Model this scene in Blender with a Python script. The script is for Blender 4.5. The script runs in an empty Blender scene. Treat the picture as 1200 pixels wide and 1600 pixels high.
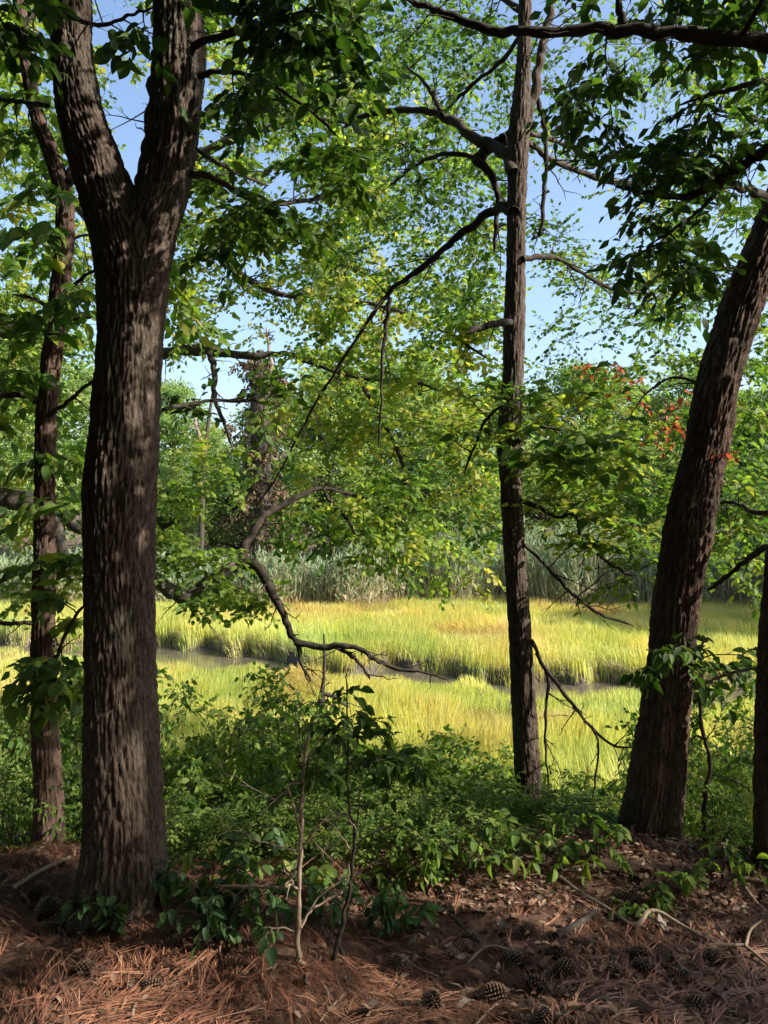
import bpy, math, random
import numpy as np
from mathutils import Matrix, Vector

# ------------------------------------------------------------------ camera, sky, sun, exposure
SC = bpy.context.scene
COL = SC.collection
CAM = np.array([0.0, 0.0, 1.55])
F = 1200.0                                   # focal length in photo pixels (photo is 1200 x 1600)
cam_d = bpy.data.cameras.new('camera')
cam_d.sensor_fit = 'VERTICAL'; cam_d.sensor_height = 32.0; cam_d.lens = 32.0 * F / 1600.0
cam_d.clip_start = 0.05; cam_d.clip_end = 2000
cam = bpy.data.objects.new('camera', cam_d); COL.objects.link(cam)
cam.location = CAM; cam.rotation_euler = (math.radians(90), 0, 0)
SC.camera = cam

SUN_AZ, SUN_EL = math.radians(106), math.radians(36)   # azimuth from +Y (view direction) towards +X (right)
sd = Vector((math.sin(SUN_AZ) * math.cos(SUN_EL), math.cos(SUN_AZ) * math.cos(SUN_EL), math.sin(SUN_EL)))
world = bpy.data.worlds.new('World'); SC.world = world; world.use_nodes = True
wn = world.node_tree.nodes; bg = wn['Background']
sky = wn.new('ShaderNodeTexSky'); sky.sky_type = 'NISHITA'; sky.sun_disc = False
sky.sun_elevation = SUN_EL; sky.sun_rotation = SUN_AZ; sky.air_density = 1.0; sky.dust_density = 2.2; sky.ozone_density = 1.6
world.node_tree.links.new(sky.outputs[0], bg.inputs[0]); bg.inputs[1].default_value = 0.14
sun_d = bpy.data.lights.new('sun', 'SUN'); sun_d.energy = 5.0; sun_d.angle = math.radians(0.6); sun_d.color = (1.0, 0.91, 0.78)
sun = bpy.data.objects.new('sun', sun_d); COL.objects.link(sun)
sun.rotation_euler = sd.to_track_quat('Z', 'Y').to_euler(); sun.location = (30, -9, 25)
SC.view_settings.view_transform = 'Standard'; SC.view_settings.look = 'None'
SC.view_settings.exposure = 1.15; SC.view_settings.gamma = 1.0
SC.render.engine = 'CYCLES'
cy = SC.cycles
cy.use_denoising = True; cy.denoiser = 'OPENIMAGEDENOISE'
cy.max_bounces = 7; cy.diffuse_bounces = 4; cy.glossy_bounces = 2; cy.transmission_bounces = 4; cy.transparent_max_bounces = 4
cy.sample_clamp_indirect = 6.0

# ------------------------------------------------------------------ numpy helpers
R = np.random.default_rng(7)
UP = np.array([0, 0, 1.0])
def nrm(v): return v / np.maximum(np.linalg.norm(v, axis=-1, keepdims=True), 1e-9)
def P(px, py, d): return np.array([(px - 600) / F * d, d, CAM[2] - (py - 800) / F * d])
def hsh(i, j, k, s=0):
    i, j, k = np.asarray(i), np.asarray(j), np.asarray(k)
    h = (i.astype(np.int64) * 374761393 + j.astype(np.int64) * 668265263 + k.astype(np.int64) * 2147483647 + s * 1274126177) & 0xffffffff
    h = ((h ^ (h >> 13)) * 1274126177) & 0xffffffff
    h = ((h ^ (h >> 16)) * 2246822519) & 0xffffffff
    return ((h ^ (h >> 15)) & 0xffffff) / float(0xffffff)
def vnoise(p, s=0):
    p = np.asarray(p, float); f = np.floor(p); t = p - f; t = t * t * (3 - 2 * t); i = f.astype(np.int64)
    out = 0
    for a in (0, 1):
        for b in (0, 1):
            for c in (0, 1):
                w = (t[..., 0] if a else 1 - t[..., 0]) * (t[..., 1] if b else 1 - t[..., 1]) * (t[..., 2] if c else 1 - t[..., 2])
                out = out + w * hsh(i[..., 0] + a, i[..., 1] + b, i[..., 2] + c, s)
    return out
def worley(p, s=0):
    f = np.floor(p).astype(np.int64); f1 = np.full(len(p), 9.0); f2 = f1.copy()
    for a in (-1, 0, 1):
        for b in (-1, 0, 1):
            for c in (-1, 0, 1):
                i, j, k = f[:, 0] + a, f[:, 1] + b, f[:, 2] + c
                q = np.stack([i + hsh(i, j, k, s + 1), j + hsh(i, j, k, s + 2), k + hsh(i, j, k, s + 3)], 1)
                d = np.linalg.norm(q - p, axis=1)
                f2 = np.minimum(f2, np.maximum(f1, d)); f1 = np.minimum(f1, d)
    return f1, f2
def sstep(a, b, x):
    t = np.clip((x - a) / (b - a), 0, 1); return t * t * (3 - 2 * t)
def catmull(pts, n):
    pts = np.asarray(pts, float); m = len(pts)
    ext = np.vstack([2 * pts[0] - pts[1], pts, 2 * pts[-1] - pts[-2]])
    u = np.linspace(0, m - 1, n); i = np.minimum(u.astype(int), m - 2); t = (u - i)[:, None]
    a, b, c, d = ext[i], ext[i + 1], ext[i + 2], ext[i + 3]
    return 0.5 * (2 * b + (c - a) * t + (2 * a - 5 * b + 4 * c - d) * t * t + (3 * b - a - 3 * c + d) * t ** 3)

# ------------------------------------------------------------------ mesh building
def mesh_obj(name, v, faces, mat, parent=None, origin=None, tint=None, bark=None, smooth=True, quads=True):
    """faces: (n,3) or (n,4) int array, or list of such arrays"""
    me = bpy.data.meshes.new(name)
    if not isinstance(faces, list): faces = [faces]
    faces = [np.asarray(f, np.int32) for f in faces if len(f)]
    org = np.zeros(3) if origin is None else np.asarray(origin, float)
    if parent is not None: org = np.array(parent.location)
    v = np.asarray(v, np.float32) - org.astype(np.float32)
    loops = np.concatenate([f.ravel() for f in faces]); tot = np.concatenate([np.full(len(f), f.shape[1], np.int32) for f in faces])
    me.vertices.add(len(v)); me.vertices.foreach_set('co', v.ravel())
    me.loops.add(len(loops)); me.loops.foreach_set('vertex_index', loops)
    me.polygons.add(len(tot)); me.polygons.foreach_set('loop_start', np.concatenate([[0], np.cumsum(tot)[:-1]]).astype(np.int32))
    if smooth: me.polygons.foreach_set('use_smooth', np.ones(len(tot), bool))
    if tint is not None:
        a = me.attributes.new('tint', 'FLOAT', 'POINT'); a.data.foreach_set('value', np.asarray(tint, np.float32))
    if bark is not None:
        a = me.attributes.new('bark', 'FLOAT_VECTOR', 'POINT'); a.data.foreach_set('vector', np.asarray(bark, np.float32).ravel())
    me.update(calc_edges=True)
    me.materials.append(MATS[mat])
    o = bpy.data.objects.new(name, me); COL.objects.link(o)
    if parent is not None: o.parent = parent
    else: o.location = org
    return o
def thing(name, loc, label, cat, group=None):
    o = bpy.data.objects.new(name, None); COL.objects.link(o); o.location = [float(c) for c in loc]; o.empty_display_size = 0.1
    o['label'] = label; o['category'] = cat
    if group: o['group'] = group
    return o
def tag(o, label, cat, group=None):
    o['label'] = label; o['category'] = cat
    if group: o['group'] = group
    return o
def kind(o, k, label=None):
    o['kind'] = k
    if label: o['label'] = label
    return o
def tubes(paths, radii, ns):
    """paths (T,M,3), radii (T,M) -> verts, quads, bark coords"""
    paths = np.asarray(paths, float); radii = np.asarray(radii, float)
    T, M, _ = paths.shape
    t = np.gradient(paths, axis=1); t = nrm(t)
    mt = np.abs(t.mean(1)); ref = np.eye(3)[np.argmin(mt, 1)][:, None, :]
    n1 = nrm(np.cross(t, ref)); n2 = np.cross(t, n1)
    th = np.linspace(0, 2 * np.pi, ns, endpoint=False)
    c, s = np.cos(th), np.sin(th)
    off = n1[:, :, None, :] * c[None, None, :, None] + n2[:, :, None, :] * s[None, None, :, None]
    v = paths[:, :, None, :] + off * radii[:, :, None, None]
    arc = np.concatenate([np.zeros((T, 1)), np.cumsum(np.linalg.norm(np.diff(paths, axis=1), axis=2), 1)], 1)
    ro = R.random((T, 1, 1)) * 20
    bk = np.stack([radii[:, :, None] * c + ro, radii[:, :, None] * s + 0 * ro, np.broadcast_to(arc[:, :, None], v.shape[:3])], -1)
    idx = np.arange(T * M * ns).reshape(T, M, ns)
    a = idx[:, :-1]; b = idx[:, 1:]
    q = np.stack([a, np.roll(a, -1, 2), np.roll(b, -1, 2), b], -1).reshape(-1, 4)
    return v.reshape(-1, 3), q, bk.reshape(-1, 3), off.reshape(-1, 3)
def merge(parts):
    vs, fs, bs, n = [], [], [], 0
    for v, f, b in parts:
        vs.append(v); fs.append(f + n); bs.append(b); n += len(v)
    return np.vstack(vs), np.vstack(fs), np.vstack(bs)
def pathpx(pts, dep):
    """traced pixels -> world points; dep a number or one per point"""
    n = len(pts); dep = np.broadcast_to(dep, (n,)) if np.ndim(dep) else np.full(n, dep)
    return np.array([P(p[0], p[1], d) for p, d in zip(pts, dep)])
def bark_disp(co, w, l, amp, seed=0):
    q = co / np.array([w, w, l])
    q = q + 0.55 * (np.stack([vnoise(q * 0.6 + 9.1, seed), vnoise(q * 0.6 + 33.7, seed), vnoise(q * 0.6 + 71.3, seed)], 1) - 0.5)
    f1, f2 = worley(q, seed)
    e = sstep(0.0, 0.30, f2 - f1)
    fine = .6 * (vnoise(co / np.array([w * .35, w * .35, l * .25]), seed + 5) - 0.5) + .7 * (vnoise(co / np.array([w * .3, w * .3, l * .07]), seed + 6) - .5)
    q2 = co / np.array([w * 1.5, w * 1.5, l * .33]) + 17.3 + .5 * vnoise(co / np.array([w, w, l * .2]), seed + 8)[:, None]
    g1, g2 = worley(q2, seed + 11); e = e * (.55 + .45 * sstep(0, .16, g2 - g1))
    return amp * (e - 0.8 + 0.5 * fine)
def big_tube(pts, rad, n, ns, w=0.020, l=0.2, amp=0.013, seed=0, lump=0.012, others=None, k=0.06, flare=0, groove=None):
    path = catmull(pts, n)
    rr = catmull(np.stack([rad, rad, rad], 1), n)[:, 0]
    v, q, bk, off = tubes(path[None], rr[None], ns)
    bk = bk.copy(); bk[:, 0] -= bk[:, 0].mean()
    rad_v = np.repeat(rr, ns)
    if others is not None:                                     # smooth union with another limb
        d2 = np.full(len(v), 9.0)
        for op, orad in others:
            for a, r_ in zip(op, orad): d2 = np.minimum(d2, np.linalg.norm(v - a, axis=1) - r_)
        hh = np.clip((k - np.abs(d2)) / k, 0, 1)
        v = v + off * (k / 4 * hh ** 2)[:, None]
    lo = vnoise(bk * np.array([5, 5, 3.0]) + seed * 7.7, seed) - 0.5
    lo2 = vnoise(bk * np.array([11, 11, 7.0]) + seed * 3.1, seed + 3) - 0.5
    d = bark_disp(bk + seed * 3.3, w, l, amp, seed) + lump * lo * 1.6 + lump * 0.7 * lo2
    d = d * np.clip(rad_v / 0.05, 0.2, 1)
    if flare:                                                  # root flare: lobes that spread towards the ground
        th = np.arctan2(bk[:, 1], bk[:, 0]); s_ = bk[:, 2]
        lob = .45 + .55 * np.cos(5 * th + seed + .8 * np.sin(2 * th)) 
        d = d + flare * rad_v * (np.exp(-s_ / .26) * (.35 + .65 * lob) + .25 * np.exp(-s_ / .5) * lob)
    if groove is not None:                                     # a deep cleft running up from the foot
        g = nrm(np.array(groove)); dt = 1 - off @ g
        d = d - .42 * rad_v * np.exp(-dt / .035) * np.exp(-bk[:, 2] / .75) + .10 * rad_v * np.exp(-((dt - .14) / .07) ** 2) * np.exp(-bk[:, 2] / .9)
    v = v + off * d[:, None]
    return v, q, bk + seed * 1.7
# leaf templates: x across, y along, z normal; unit length
LEAF2 = (np.array([[0, 0, 0], [-.27, .45, .05], [0, 1, -.06], [.27, .45, .05]]), np.array([[0, 3, 2], [0, 2, 1]]))
LEAF4 = (np.array([[0, 0, 0], [-.24, .36, .06], [-.15, .74, .0], [0, 1, -.12], [.15, .74, .0], [.24, .36, .06]]),
         np.array([[0, 5, 1], [1, 5, 4], [1, 4, 2], [2, 4, 3]]))
LEAF4W = (LEAF4[0] * np.array([1.4, 1, 1]), LEAF4[1])
def leaf_hi(w=.3, droop=.22, fold=.10, lob=0.0, seed=0):
    ys = np.array([0, .06, .2, .38, .56, .74, .89, 1.0]); wd = w * np.array([.04, .35, .86, 1, .93, .68, .33, 0.02])
    if lob: wd = wd * (1 + lob * np.array([0, 0, .2, -.35, .3, -.4, .2, 0]))
    v = []; f = []
    for i, (y, x) in enumerate(zip(ys, wd)):
        z = -droop * y * y
        v += [[-x, y, z + fold * x / w], [0, y + .01 * (i % 2), z], [x, y, z + fold * x / w]]
    for i in range(len(ys) - 1):
        a = 3 * i
        f += [[a, a + 1, a + 4, a + 3], [a + 1, a + 2, a + 5, a + 4]]
    return np.array(v), np.array(f)
def leaves(pos, dirs, nor, size, tmpl):
    y = nrm(dirs); x = nrm(np.cross(y, nor)); z = np.cross(x, y)
    tv, tf = tmpl; n, k = len(pos), len(tv)
    v = pos[:, None] + size[:, None, None] * (tv[None, :, 0:1] * x[:, None] + tv[None, :, 1:2] * y[:, None] + tv[None, :, 2:3] * z[:, None])
    f = tf[None] + (np.arange(n) * k)[:, None, None]
    return v.reshape(-1, 3), f.reshape(-1, tf.shape[1]), k
def leaf_matrix(p, d, n, s):
    y = nrm(d); x = nrm(np.cross(y, n)); z = np.cross(x, y)
    m = Matrix.Identity(4)
    for i in range(3): m[i][0], m[i][1], m[i][2], m[i][3] = x[i] * s, y[i] * s, z[i] * s, p[i]
    return m

# ------------------------------------------------------------------ materials
MATS = {}
def nt(name):
    m = bpy.data.materials.new(name); m.use_nodes = True; MATS[name] = m
    n = m.node_tree.nodes; n.clear(); o = n.new('ShaderNodeOutputMaterial')
    return m, n, m.node_tree.links, o
def ramp(n, stops):
    r = n.new('ShaderNodeValToRGB'); e = r.color_ramp.elements
    while len(e) < len(stops): e.new(0.5)
    for el, (p, c) in zip(e, stops): el.position = p; el.color = (*c, 1)
    return r
def leaf_mat(name, stops, trans=(1.45, 1.6, .6), tf=.45, rough=.55, spec=.2, obj_random=False):
    m, n, L, o = nt(name)
    at = n.new('ShaderNodeAttribute'); at.attribute_name = 'tint'
    r = ramp(n, stops)
    if obj_random:
        oi = n.new('ShaderNodeObjectInfo'); L.new(oi.outputs['Random'], r.inputs[0])
    else: L.new(at.outputs['Fac'], r.inputs[0])
    b = n.new('ShaderNodeBsdfPrincipled'); b.inputs['Roughness'].default_value = rough
    b.inputs['Specular IOR Level'].default_value = spec
    L.new(r.outputs[0], b.inputs['Base Color'])
    mx = n.new('ShaderNodeMix'); mx.data_type = 'RGBA'; mx.blend_type = 'MULTIPLY'; mx.inputs[0].default_value = 1
    L.new(r.outputs[0], mx.inputs[6]); mx.inputs[7].default_value = (*trans, 1)
    t = n.new('ShaderNodeBsdfTranslucent'); L.new(mx.outputs[2], t.inputs[0])
    ms = n.new('ShaderNodeMixShader'); ms.inputs[0].default_value = tf
    L.new(b.outputs[0], ms.inputs[1]); L.new(t.outputs[0], ms.inputs[2]); L.new(ms.outputs[0], o.inputs[0])
    return m
def bark_mat(name, c1, c2, c3, sx=85, sz=24, bump=1.0, dist=.009, patches=None):
    m, n, L, o = nt(name)
    at = n.new('ShaderNodeAttribute'); at.attribute_name = 'bark'
    mp = n.new('ShaderNodeMapping'); mp.inputs['Scale'].default_value = (sx, sx, sz); L.new(at.outputs['Vector'], mp.inputs[0])
    nz = n.new('ShaderNodeTexNoise'); nz.inputs['Scale'].default_value = 1.0; nz.inputs['Detail'].default_value = 8; nz.inputs['Roughness'].default_value = .7
    L.new(mp.outputs[0], nz.inputs[0])
    mp2 = n.new('ShaderNodeMapping'); mp2.inputs['Scale'].default_value = (6, 6, 2.5); L.new(at.outputs['Vector'], mp2.inputs[0])
    nz2 = n.new('ShaderNodeTexNoise'); nz2.inputs['Scale'].default_value = 1.0; nz2.inputs['Detail'].default_value = 4; L.new(mp2.outputs[0], nz2.inputs[0])
    r1 = ramp(n, [(.3, c1), (.5, c2), (.72, c3)]); L.new(nz.outputs[0], r1.inputs[0])
    mx = n.new('ShaderNodeMix'); mx.data_type = 'RGBA'; mx.blend_type = 'MIX'
    r2 = ramp(n, [(.5, (0, 0, 0)), (.68, (1, 1, 1))]); L.new(nz2.outputs[0], r2.inputs[0])
    ml = n.new('ShaderNodeMath'); ml.operation = 'MULTIPLY'; ml.inputs[1].default_value = .55
    L.new(r2.outputs[0], ml.inputs[0]); L.new(ml.outputs[0], mx.inputs[0])
    L.new(r1.outputs[0], mx.inputs[6]); mx.inputs[7].default_value = (*(patches or c2), 1)
    b = n.new('ShaderNodeBsdfPrincipled'); b.inputs['Roughness'].default_value = .88; b.inputs['Specular IOR Level'].default_value = .2
    L.new(mx.outputs[2], b.inputs['Base Color'])
    vo = n.new('ShaderNodeTexVoronoi'); vo.feature = 'DISTANCE_TO_EDGE'; vo.inputs['Scale'].default_value = .9; L.new(mp.outputs[0], vo.inputs[0])
    ad = n.new('ShaderNodeMath'); ad.operation = 'MULTIPLY_ADD'; L.new(vo.outputs[0], ad.inputs[0]); ad.inputs[1].default_value = .8; L.new(nz.outputs[0], ad.inputs[2])
    bp = n.new('ShaderNodeBump'); bp.inputs['Strength'].default_value = bump; bp.inputs['Distance'].default_value = dist
    L.new(ad.outputs[0], bp.inputs['Height']); L.new(bp.outputs[0], b.inputs['Normal']); L.new(b.outputs[0], o.inputs[0])
    return m
def tint_mat(name, stops, rough=.8, spec=.2, trans=0.0, obj_random=False, bump=0):
    m, n, L, o = nt(name)
    r = ramp(n, stops)
    if obj_random: s = n.new('ShaderNodeObjectInfo'); L.new(s.outputs['Random'], r.inputs[0])
    else:
        s = n.new('ShaderNodeAttribute'); s.attribute_name = 'tint'; L.new(s.outputs['Fac'], r.inputs[0])
    b = n.new('ShaderNodeBsdfPrincipled'); b.inputs['Roughness'].default_value = rough; b.inputs['Specular IOR Level'].default_value = spec
    tc = n.new('ShaderNodeTexCoord'); nz = n.new('ShaderNodeTexNoise'); nz.inputs['Scale'].default_value = 60; nz.inputs['Detail'].default_value = 4
    L.new(tc.outputs['Object'], nz.inputs[0])
    mx = n.new('ShaderNodeMix'); mx.data_type = 'RGBA'; mx.blend_type = 'MULTIPLY'; mx.inputs[0].default_value = .6
    r2 = ramp(n, [(.3, (.55, .55, .55)), (.7, (1.2, 1.2, 1.2))]); L.new(nz.outputs[0], r2.inputs[0])
    L.new(r.outputs[0], mx.inputs[6]); L.new(r2.outputs[0], mx.inputs[7]); L.new(mx.outputs[2], b.inputs['Base Color'])
    if bump:
        bp = n.new('ShaderNodeBump'); bp.inputs['Strength'].default_value = bump; bp.inputs['Distance'].default_value = .003
        L.new(nz.outputs[0], bp.inputs['Height']); L.new(bp.outputs[0], b.inputs['Normal'])
    if trans:
        t = n.new('ShaderNodeBsdfTranslucent'); L.new(mx.outputs[2], t.inputs[0]); ms = n.new('ShaderNodeMixShader'); ms.inputs[0].default_value = trans
        L.new(b.outputs[0], ms.inputs[1]); L.new(t.outputs[0], ms.inputs[2]); L.new(ms.outputs[0], o.inputs[0])
    else: L.new(b.outputs[0], o.inputs[0])
    return m
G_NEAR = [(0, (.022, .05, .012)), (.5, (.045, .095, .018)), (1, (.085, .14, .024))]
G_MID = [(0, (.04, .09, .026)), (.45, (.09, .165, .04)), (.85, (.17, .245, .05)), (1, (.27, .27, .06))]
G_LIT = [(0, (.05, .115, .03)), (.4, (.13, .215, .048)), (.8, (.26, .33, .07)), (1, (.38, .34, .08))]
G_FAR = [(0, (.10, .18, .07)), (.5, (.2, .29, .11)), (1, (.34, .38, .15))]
G_SHRUB = [(0, (.04, .085, .022)), (.45, (.11, .19, .042)), (.85, (.19, .27, .06)), (1, (.26, .27, .07))]
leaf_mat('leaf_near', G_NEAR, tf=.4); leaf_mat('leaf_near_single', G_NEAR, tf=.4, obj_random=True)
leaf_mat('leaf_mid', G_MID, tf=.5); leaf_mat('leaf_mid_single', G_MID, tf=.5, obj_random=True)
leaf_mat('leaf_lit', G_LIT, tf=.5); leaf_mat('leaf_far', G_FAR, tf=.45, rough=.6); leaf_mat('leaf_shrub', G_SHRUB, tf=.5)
leaf_mat('leaf_shrub_single', G_SHRUB, tf=.5, obj_random=True)
leaf_mat('leaf_ground_single', [(0, (.03, .07, .028)), (.5, (.05, .105, .036)), (1, (.085, .15, .045))], tf=.35, rough=.55, spec=.25, obj_random=True)
leaf_mat('leaf_red_single', [(0, (.30, .07, .04)), (.5, (.42, .13, .07)), (1, (.42, .22, .08))], trans=(1.3, .8, .6), tf=.5, obj_random=True)
leaf_mat('grass', [(0, (.19, .32, .10)), (.4, (.47, .53, .16)), (.7, (.60, .57, .20)), (1, (.62, .45, .24))], trans=(1.2, 1.15, .6), tf=.5, rough=.6, spec=.2)
leaf_mat('reed', [(0, (.15, .24, .14)), (.35, (.27, .33, .19)), (.6, (.44, .40, .26)), (1, (.55, .46, .33))], trans=(1.1, 1.1, .8), tf=.35, rough=.7, spec=.15)
bark_mat('bark_main', (.028, .020, .016), (.075, .055, .044), (.165, .13, .107), patches=(.09, .086, .066))
bark_mat('bark_grey', (.026, .021, .018), (.065, .055, .046), (.14, .12, .10), patches=(.055, .05, .04))
bark_mat('bark_red', (.034, .020, .015), (.085, .054, .041), (.17, .115, .088), patches=(.09, .076, .06))
bark_mat('bark_limb', (.05, .044, .038), (.12, .105, .09), (.24, .215, .19), patches=(.13, .125, .11))
bark_mat('bark_pale', (.12, .10, .08), (.24, .2, .165), (.38, .33, .28), sx=30, sz=8, bump=.4, dist=.003)
bark_mat('twig', (.014, .011, .009), (.034, .027, .021), (.085, .07, .056), sx=60, sz=20, bump=.3, dist=.002)
bark_mat('twig_pale', (.12, .09, .065), (.25, .19, .14), (.4, .31, .24), sx=60, sz=20, bump=.3, dist=.002)
tint_mat('needle', [(0, (.07, .034, .022)), (.35, (.20, .085, .052)), (.75, (.38, .175, .105)), (1, (.48, .29, .18))], rough=.55, spec=.3)
tint_mat('dead_leaf', [(0, (.10, .06, .04)), (.4, (.22, .14, .095)), (.75, (.34, .24, .17)), (1, (.42, .36, .3))], rough=.75, trans=.15)
tint_mat('dead_leaf_single', [(0, (.12, .07, .045)), (.4, (.24, .15, .10)), (.75, (.36, .25, .18)), (1, (.44, .37, .31))], rough=.7, trans=.15, obj_random=True, bump=.3)
tint_mat('dead_leaf_dark', [(0, (.09, .05, .032)), (1, (.17, .10, .065))], rough=.7, trans=.12, obj_random=True, bump=.3)
tint_mat('dead_leaf_tan', [(0, (.22, .125, .08)), (1, (.34, .21, .14))], rough=.7, trans=.15, obj_random=True, bump=.3)
tint_mat('dead_leaf_grey', [(0, (.14, .115, .095)), (1, (.25, .21, .175))], rough=.7, trans=.12, obj_random=True, bump=.3)
leaf_mat('vine', [(0, (.06, .06, .03)), (.5, (.12, .09, .05)), (1, (.19, .13, .08))], trans=(1.1, 1.0, .8), tf=.35, rough=.7)
tint_mat('cone', [(0, (.035, .024, .018)), (.45, (.12, .078, .054)), (.8, (.30, .20, .14)), (1, (.5, .39, .31))], rough=.7)
def ground_mat():
    m, n, L, o = nt('soil')
    g = n.new('ShaderNodeNewGeometry'); sp = n.new('ShaderNodeSeparateXYZ'); L.new(g.outputs['Position'], sp.inputs[0])
    nz = n.new('ShaderNodeTexNoise'); nz.inputs['Scale'].default_value = 14; nz.inputs['Detail'].default_value = 8; nz.inputs['Roughness'].default_value = .7
    L.new(g.outputs['Position'], nz.inputs[0])
    r = ramp(n, [(.3, (.035, .02, .014)), (.5, (.11, .058, .038)), (.7, (.2, .115, .075))]); L.new(nz.outputs[0], r.inputs[0])
    r2 = ramp(n, [(.3, (.03, .026, .021)), (.55, (.075, .065, .048)), (.75, (.14, .125, .085))]); L.new(nz.outputs[0], r2.inputs[0])
    mr = n.new('ShaderNodeMapRange'); mr.inputs[1].default_value = -1.2; mr.inputs[2].default_value = -1.8; L.new(sp.outputs['Z'], mr.inputs[0])
    mx = n.new('ShaderNodeMix'); mx.data_type = 'RGBA'; L.new(mr.outputs[0], mx.inputs[0]); L.new(r.outputs[0], mx.inputs[6]); L.new(r2.outputs[0], mx.inputs[7])
    b = n.new('ShaderNodeBsdfPrincipled'); b.inputs['Roughness'].default_value = .9; L.new(mx.outputs[2], b.inputs['Base Color'])
    bp = n.new('ShaderNodeBump'); bp.inputs['Strength'].default_value = .7; bp.inputs['Distance'].default_value = .02
    L.new(nz.outputs[0], bp.inputs['Height']); L.new(bp.outputs[0], b.inputs['Normal']); L.new(b.outputs[0], o.inputs[0])
    m, n, L, o = nt('water')
    b = n.new('ShaderNodeBsdfPrincipled'); b.inputs['Base Color'].default_value = (.085, .075, .055, 1); b.inputs['Roughness'].default_value = .07
    nz = n.new('ShaderNodeTexNoise'); nz.inputs['Scale'].default_value = 3; nz.inputs['Detail'].default_value = 4
    g = n.new('ShaderNodeNewGeometry'); L.new(g.outputs['Position'], nz.inputs[0])
    bp = n.new('ShaderNodeBump'); bp.inputs['Strength'].default_value = .15; bp.inputs['Distance'].default_value = .02
    L.new(nz.outputs[0], bp.inputs['Height']); L.new(bp.outputs[0], b.inputs['Normal']); L.new(b.outputs[0], o.inputs[0])
ground_mat()

# ------------------------------------------------------------------ the ground, the creek
MARSH = -2.0
CRK = np.array([[-400, 60], [-40, 26], [-14, 21.2], [-8, 20.4], [-4.8, 19.7], [-2.2, 18.2], [0.3, 17.3], [3.2, 16.2], [6.5, 15.9], [14, 15.6], [40, 14], [400, 10]], float)
def creek_y(x): return np.interp(x, CRK[:, 0], CRK[:, 1]) + .3 * np.sin(x * 1.7) + .2 * np.sin(x * 3.9 + 1) + .1 * np.sin(x * 8.3)
def creek_w(x): return 1.0 + .8 * np.exp(-((x + 5.2) / 2.0) ** 2) - .62 * np.exp(-((x + 1.5) / .9) ** 2) + .16 * np.sin(x * 5.1 + 1) + .15 * np.sin(x * 2.3)
def brow(x): return 3.28 + .12 * np.sin(x * 1.3 + .6) + .1 * np.sin(x * 3.1)
def ground_h(x, y):
    x = np.asarray(x, float); y = np.asarray(y, float)
    p = np.stack([x, y, 0 * x], -1)
    near = sstep(6, 3.6, y)
    h = near * (.05 * (vnoise(p * 1.7) - .5) + .03 * (vnoise(p * 6 + 5) - .5))
    h = h + .07 * np.exp(-(((x + .31) / .22) ** 2 + ((y - 2.68) / .2) ** 2)) 
    h = h + .10 * np.exp(-(((x - 1.0) / .6) ** 2 + ((y - 3.5) / .28) ** 2)) + .05 * np.exp(-(((x + 1.5) / .5) ** 2 + ((y - 3.4) / .25) ** 2))
    t_ = np.clip((y - brow(x) - .05) / 5.2, 0, 1); h = h + MARSH * (1 - (1 - t_) ** 2.2) * sstep(0, .12, t_)
    u = y - creek_y(x); w = creek_w(x)
    ch = sstep(w + .12, w - .30, u) * sstep(-w - .7, -w + .3, u)
    h = h - .62 * ch + .12 * (vnoise(p * .5) - .5) * sstep(9, 12, y)
    far = sstep(31, 40, y) * 1.2
    return h + far
def grid_axis(*segs): return np.unique(np.concatenate([np.linspace(a, b, n) for a, b, n in segs]))
gx = grid_axis((-400, -40, 9), (-40, -14, 20), (-14, -3, 45), (-3, 3, 130), (3, 14, 45), (14, 40, 20), (40, 400, 9))
gy = grid_axis((-80, 1.4, 24), (1.4, 4.6, 90), (4.6, 14, 44), (14, 23, 100), (23, 45, 40), (45, 400, 20))
X, Y = np.meshgrid(gx, gy); Z = ground_h(X, Y)
ii = np.arange(X.size).reshape(X.shape)
gq = np.stack([ii[:-1, :-1], ii[:-1, 1:], ii[1:, 1:], ii[1:, :-1]], -1).reshape(-1, 4)
kind(mesh_obj('ground', np.stack([X, Y, Z], -1).reshape(-1, 3), gq, 'soil'), 'structure', 'forest floor sloping down to the muddy salt marsh')
wx = np.linspace(-40, 40, 120); wv = []
for x in wx:
    yc = float(creek_y(x)); w = float(creek_w(x)) + .15
    wv += [[x, yc - w - .5, -2.27], [x, yc + w, -2.27]]
wi = np.arange(len(wx) - 1) * 2
kind(mesh_obj('creek_water', np.array(wv), np.stack([wi, wi + 2, wi + 3, wi + 1], 1), 'water'), 'structure', 'shallow grey creek winding through the marsh')
def on_ground(px, py, sink=0.0):
    """pixel -> point on the ground"""
    d = np.linspace(1.5, 40, 4000); x = (px - 600) / F * d; z = CAM[2] - (py - 800) / F * d
    i = np.argmax(z < ground_h(x, d)); return np.array([x[i], d[i], float(ground_h(x[i], d[i])) - sink])

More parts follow.
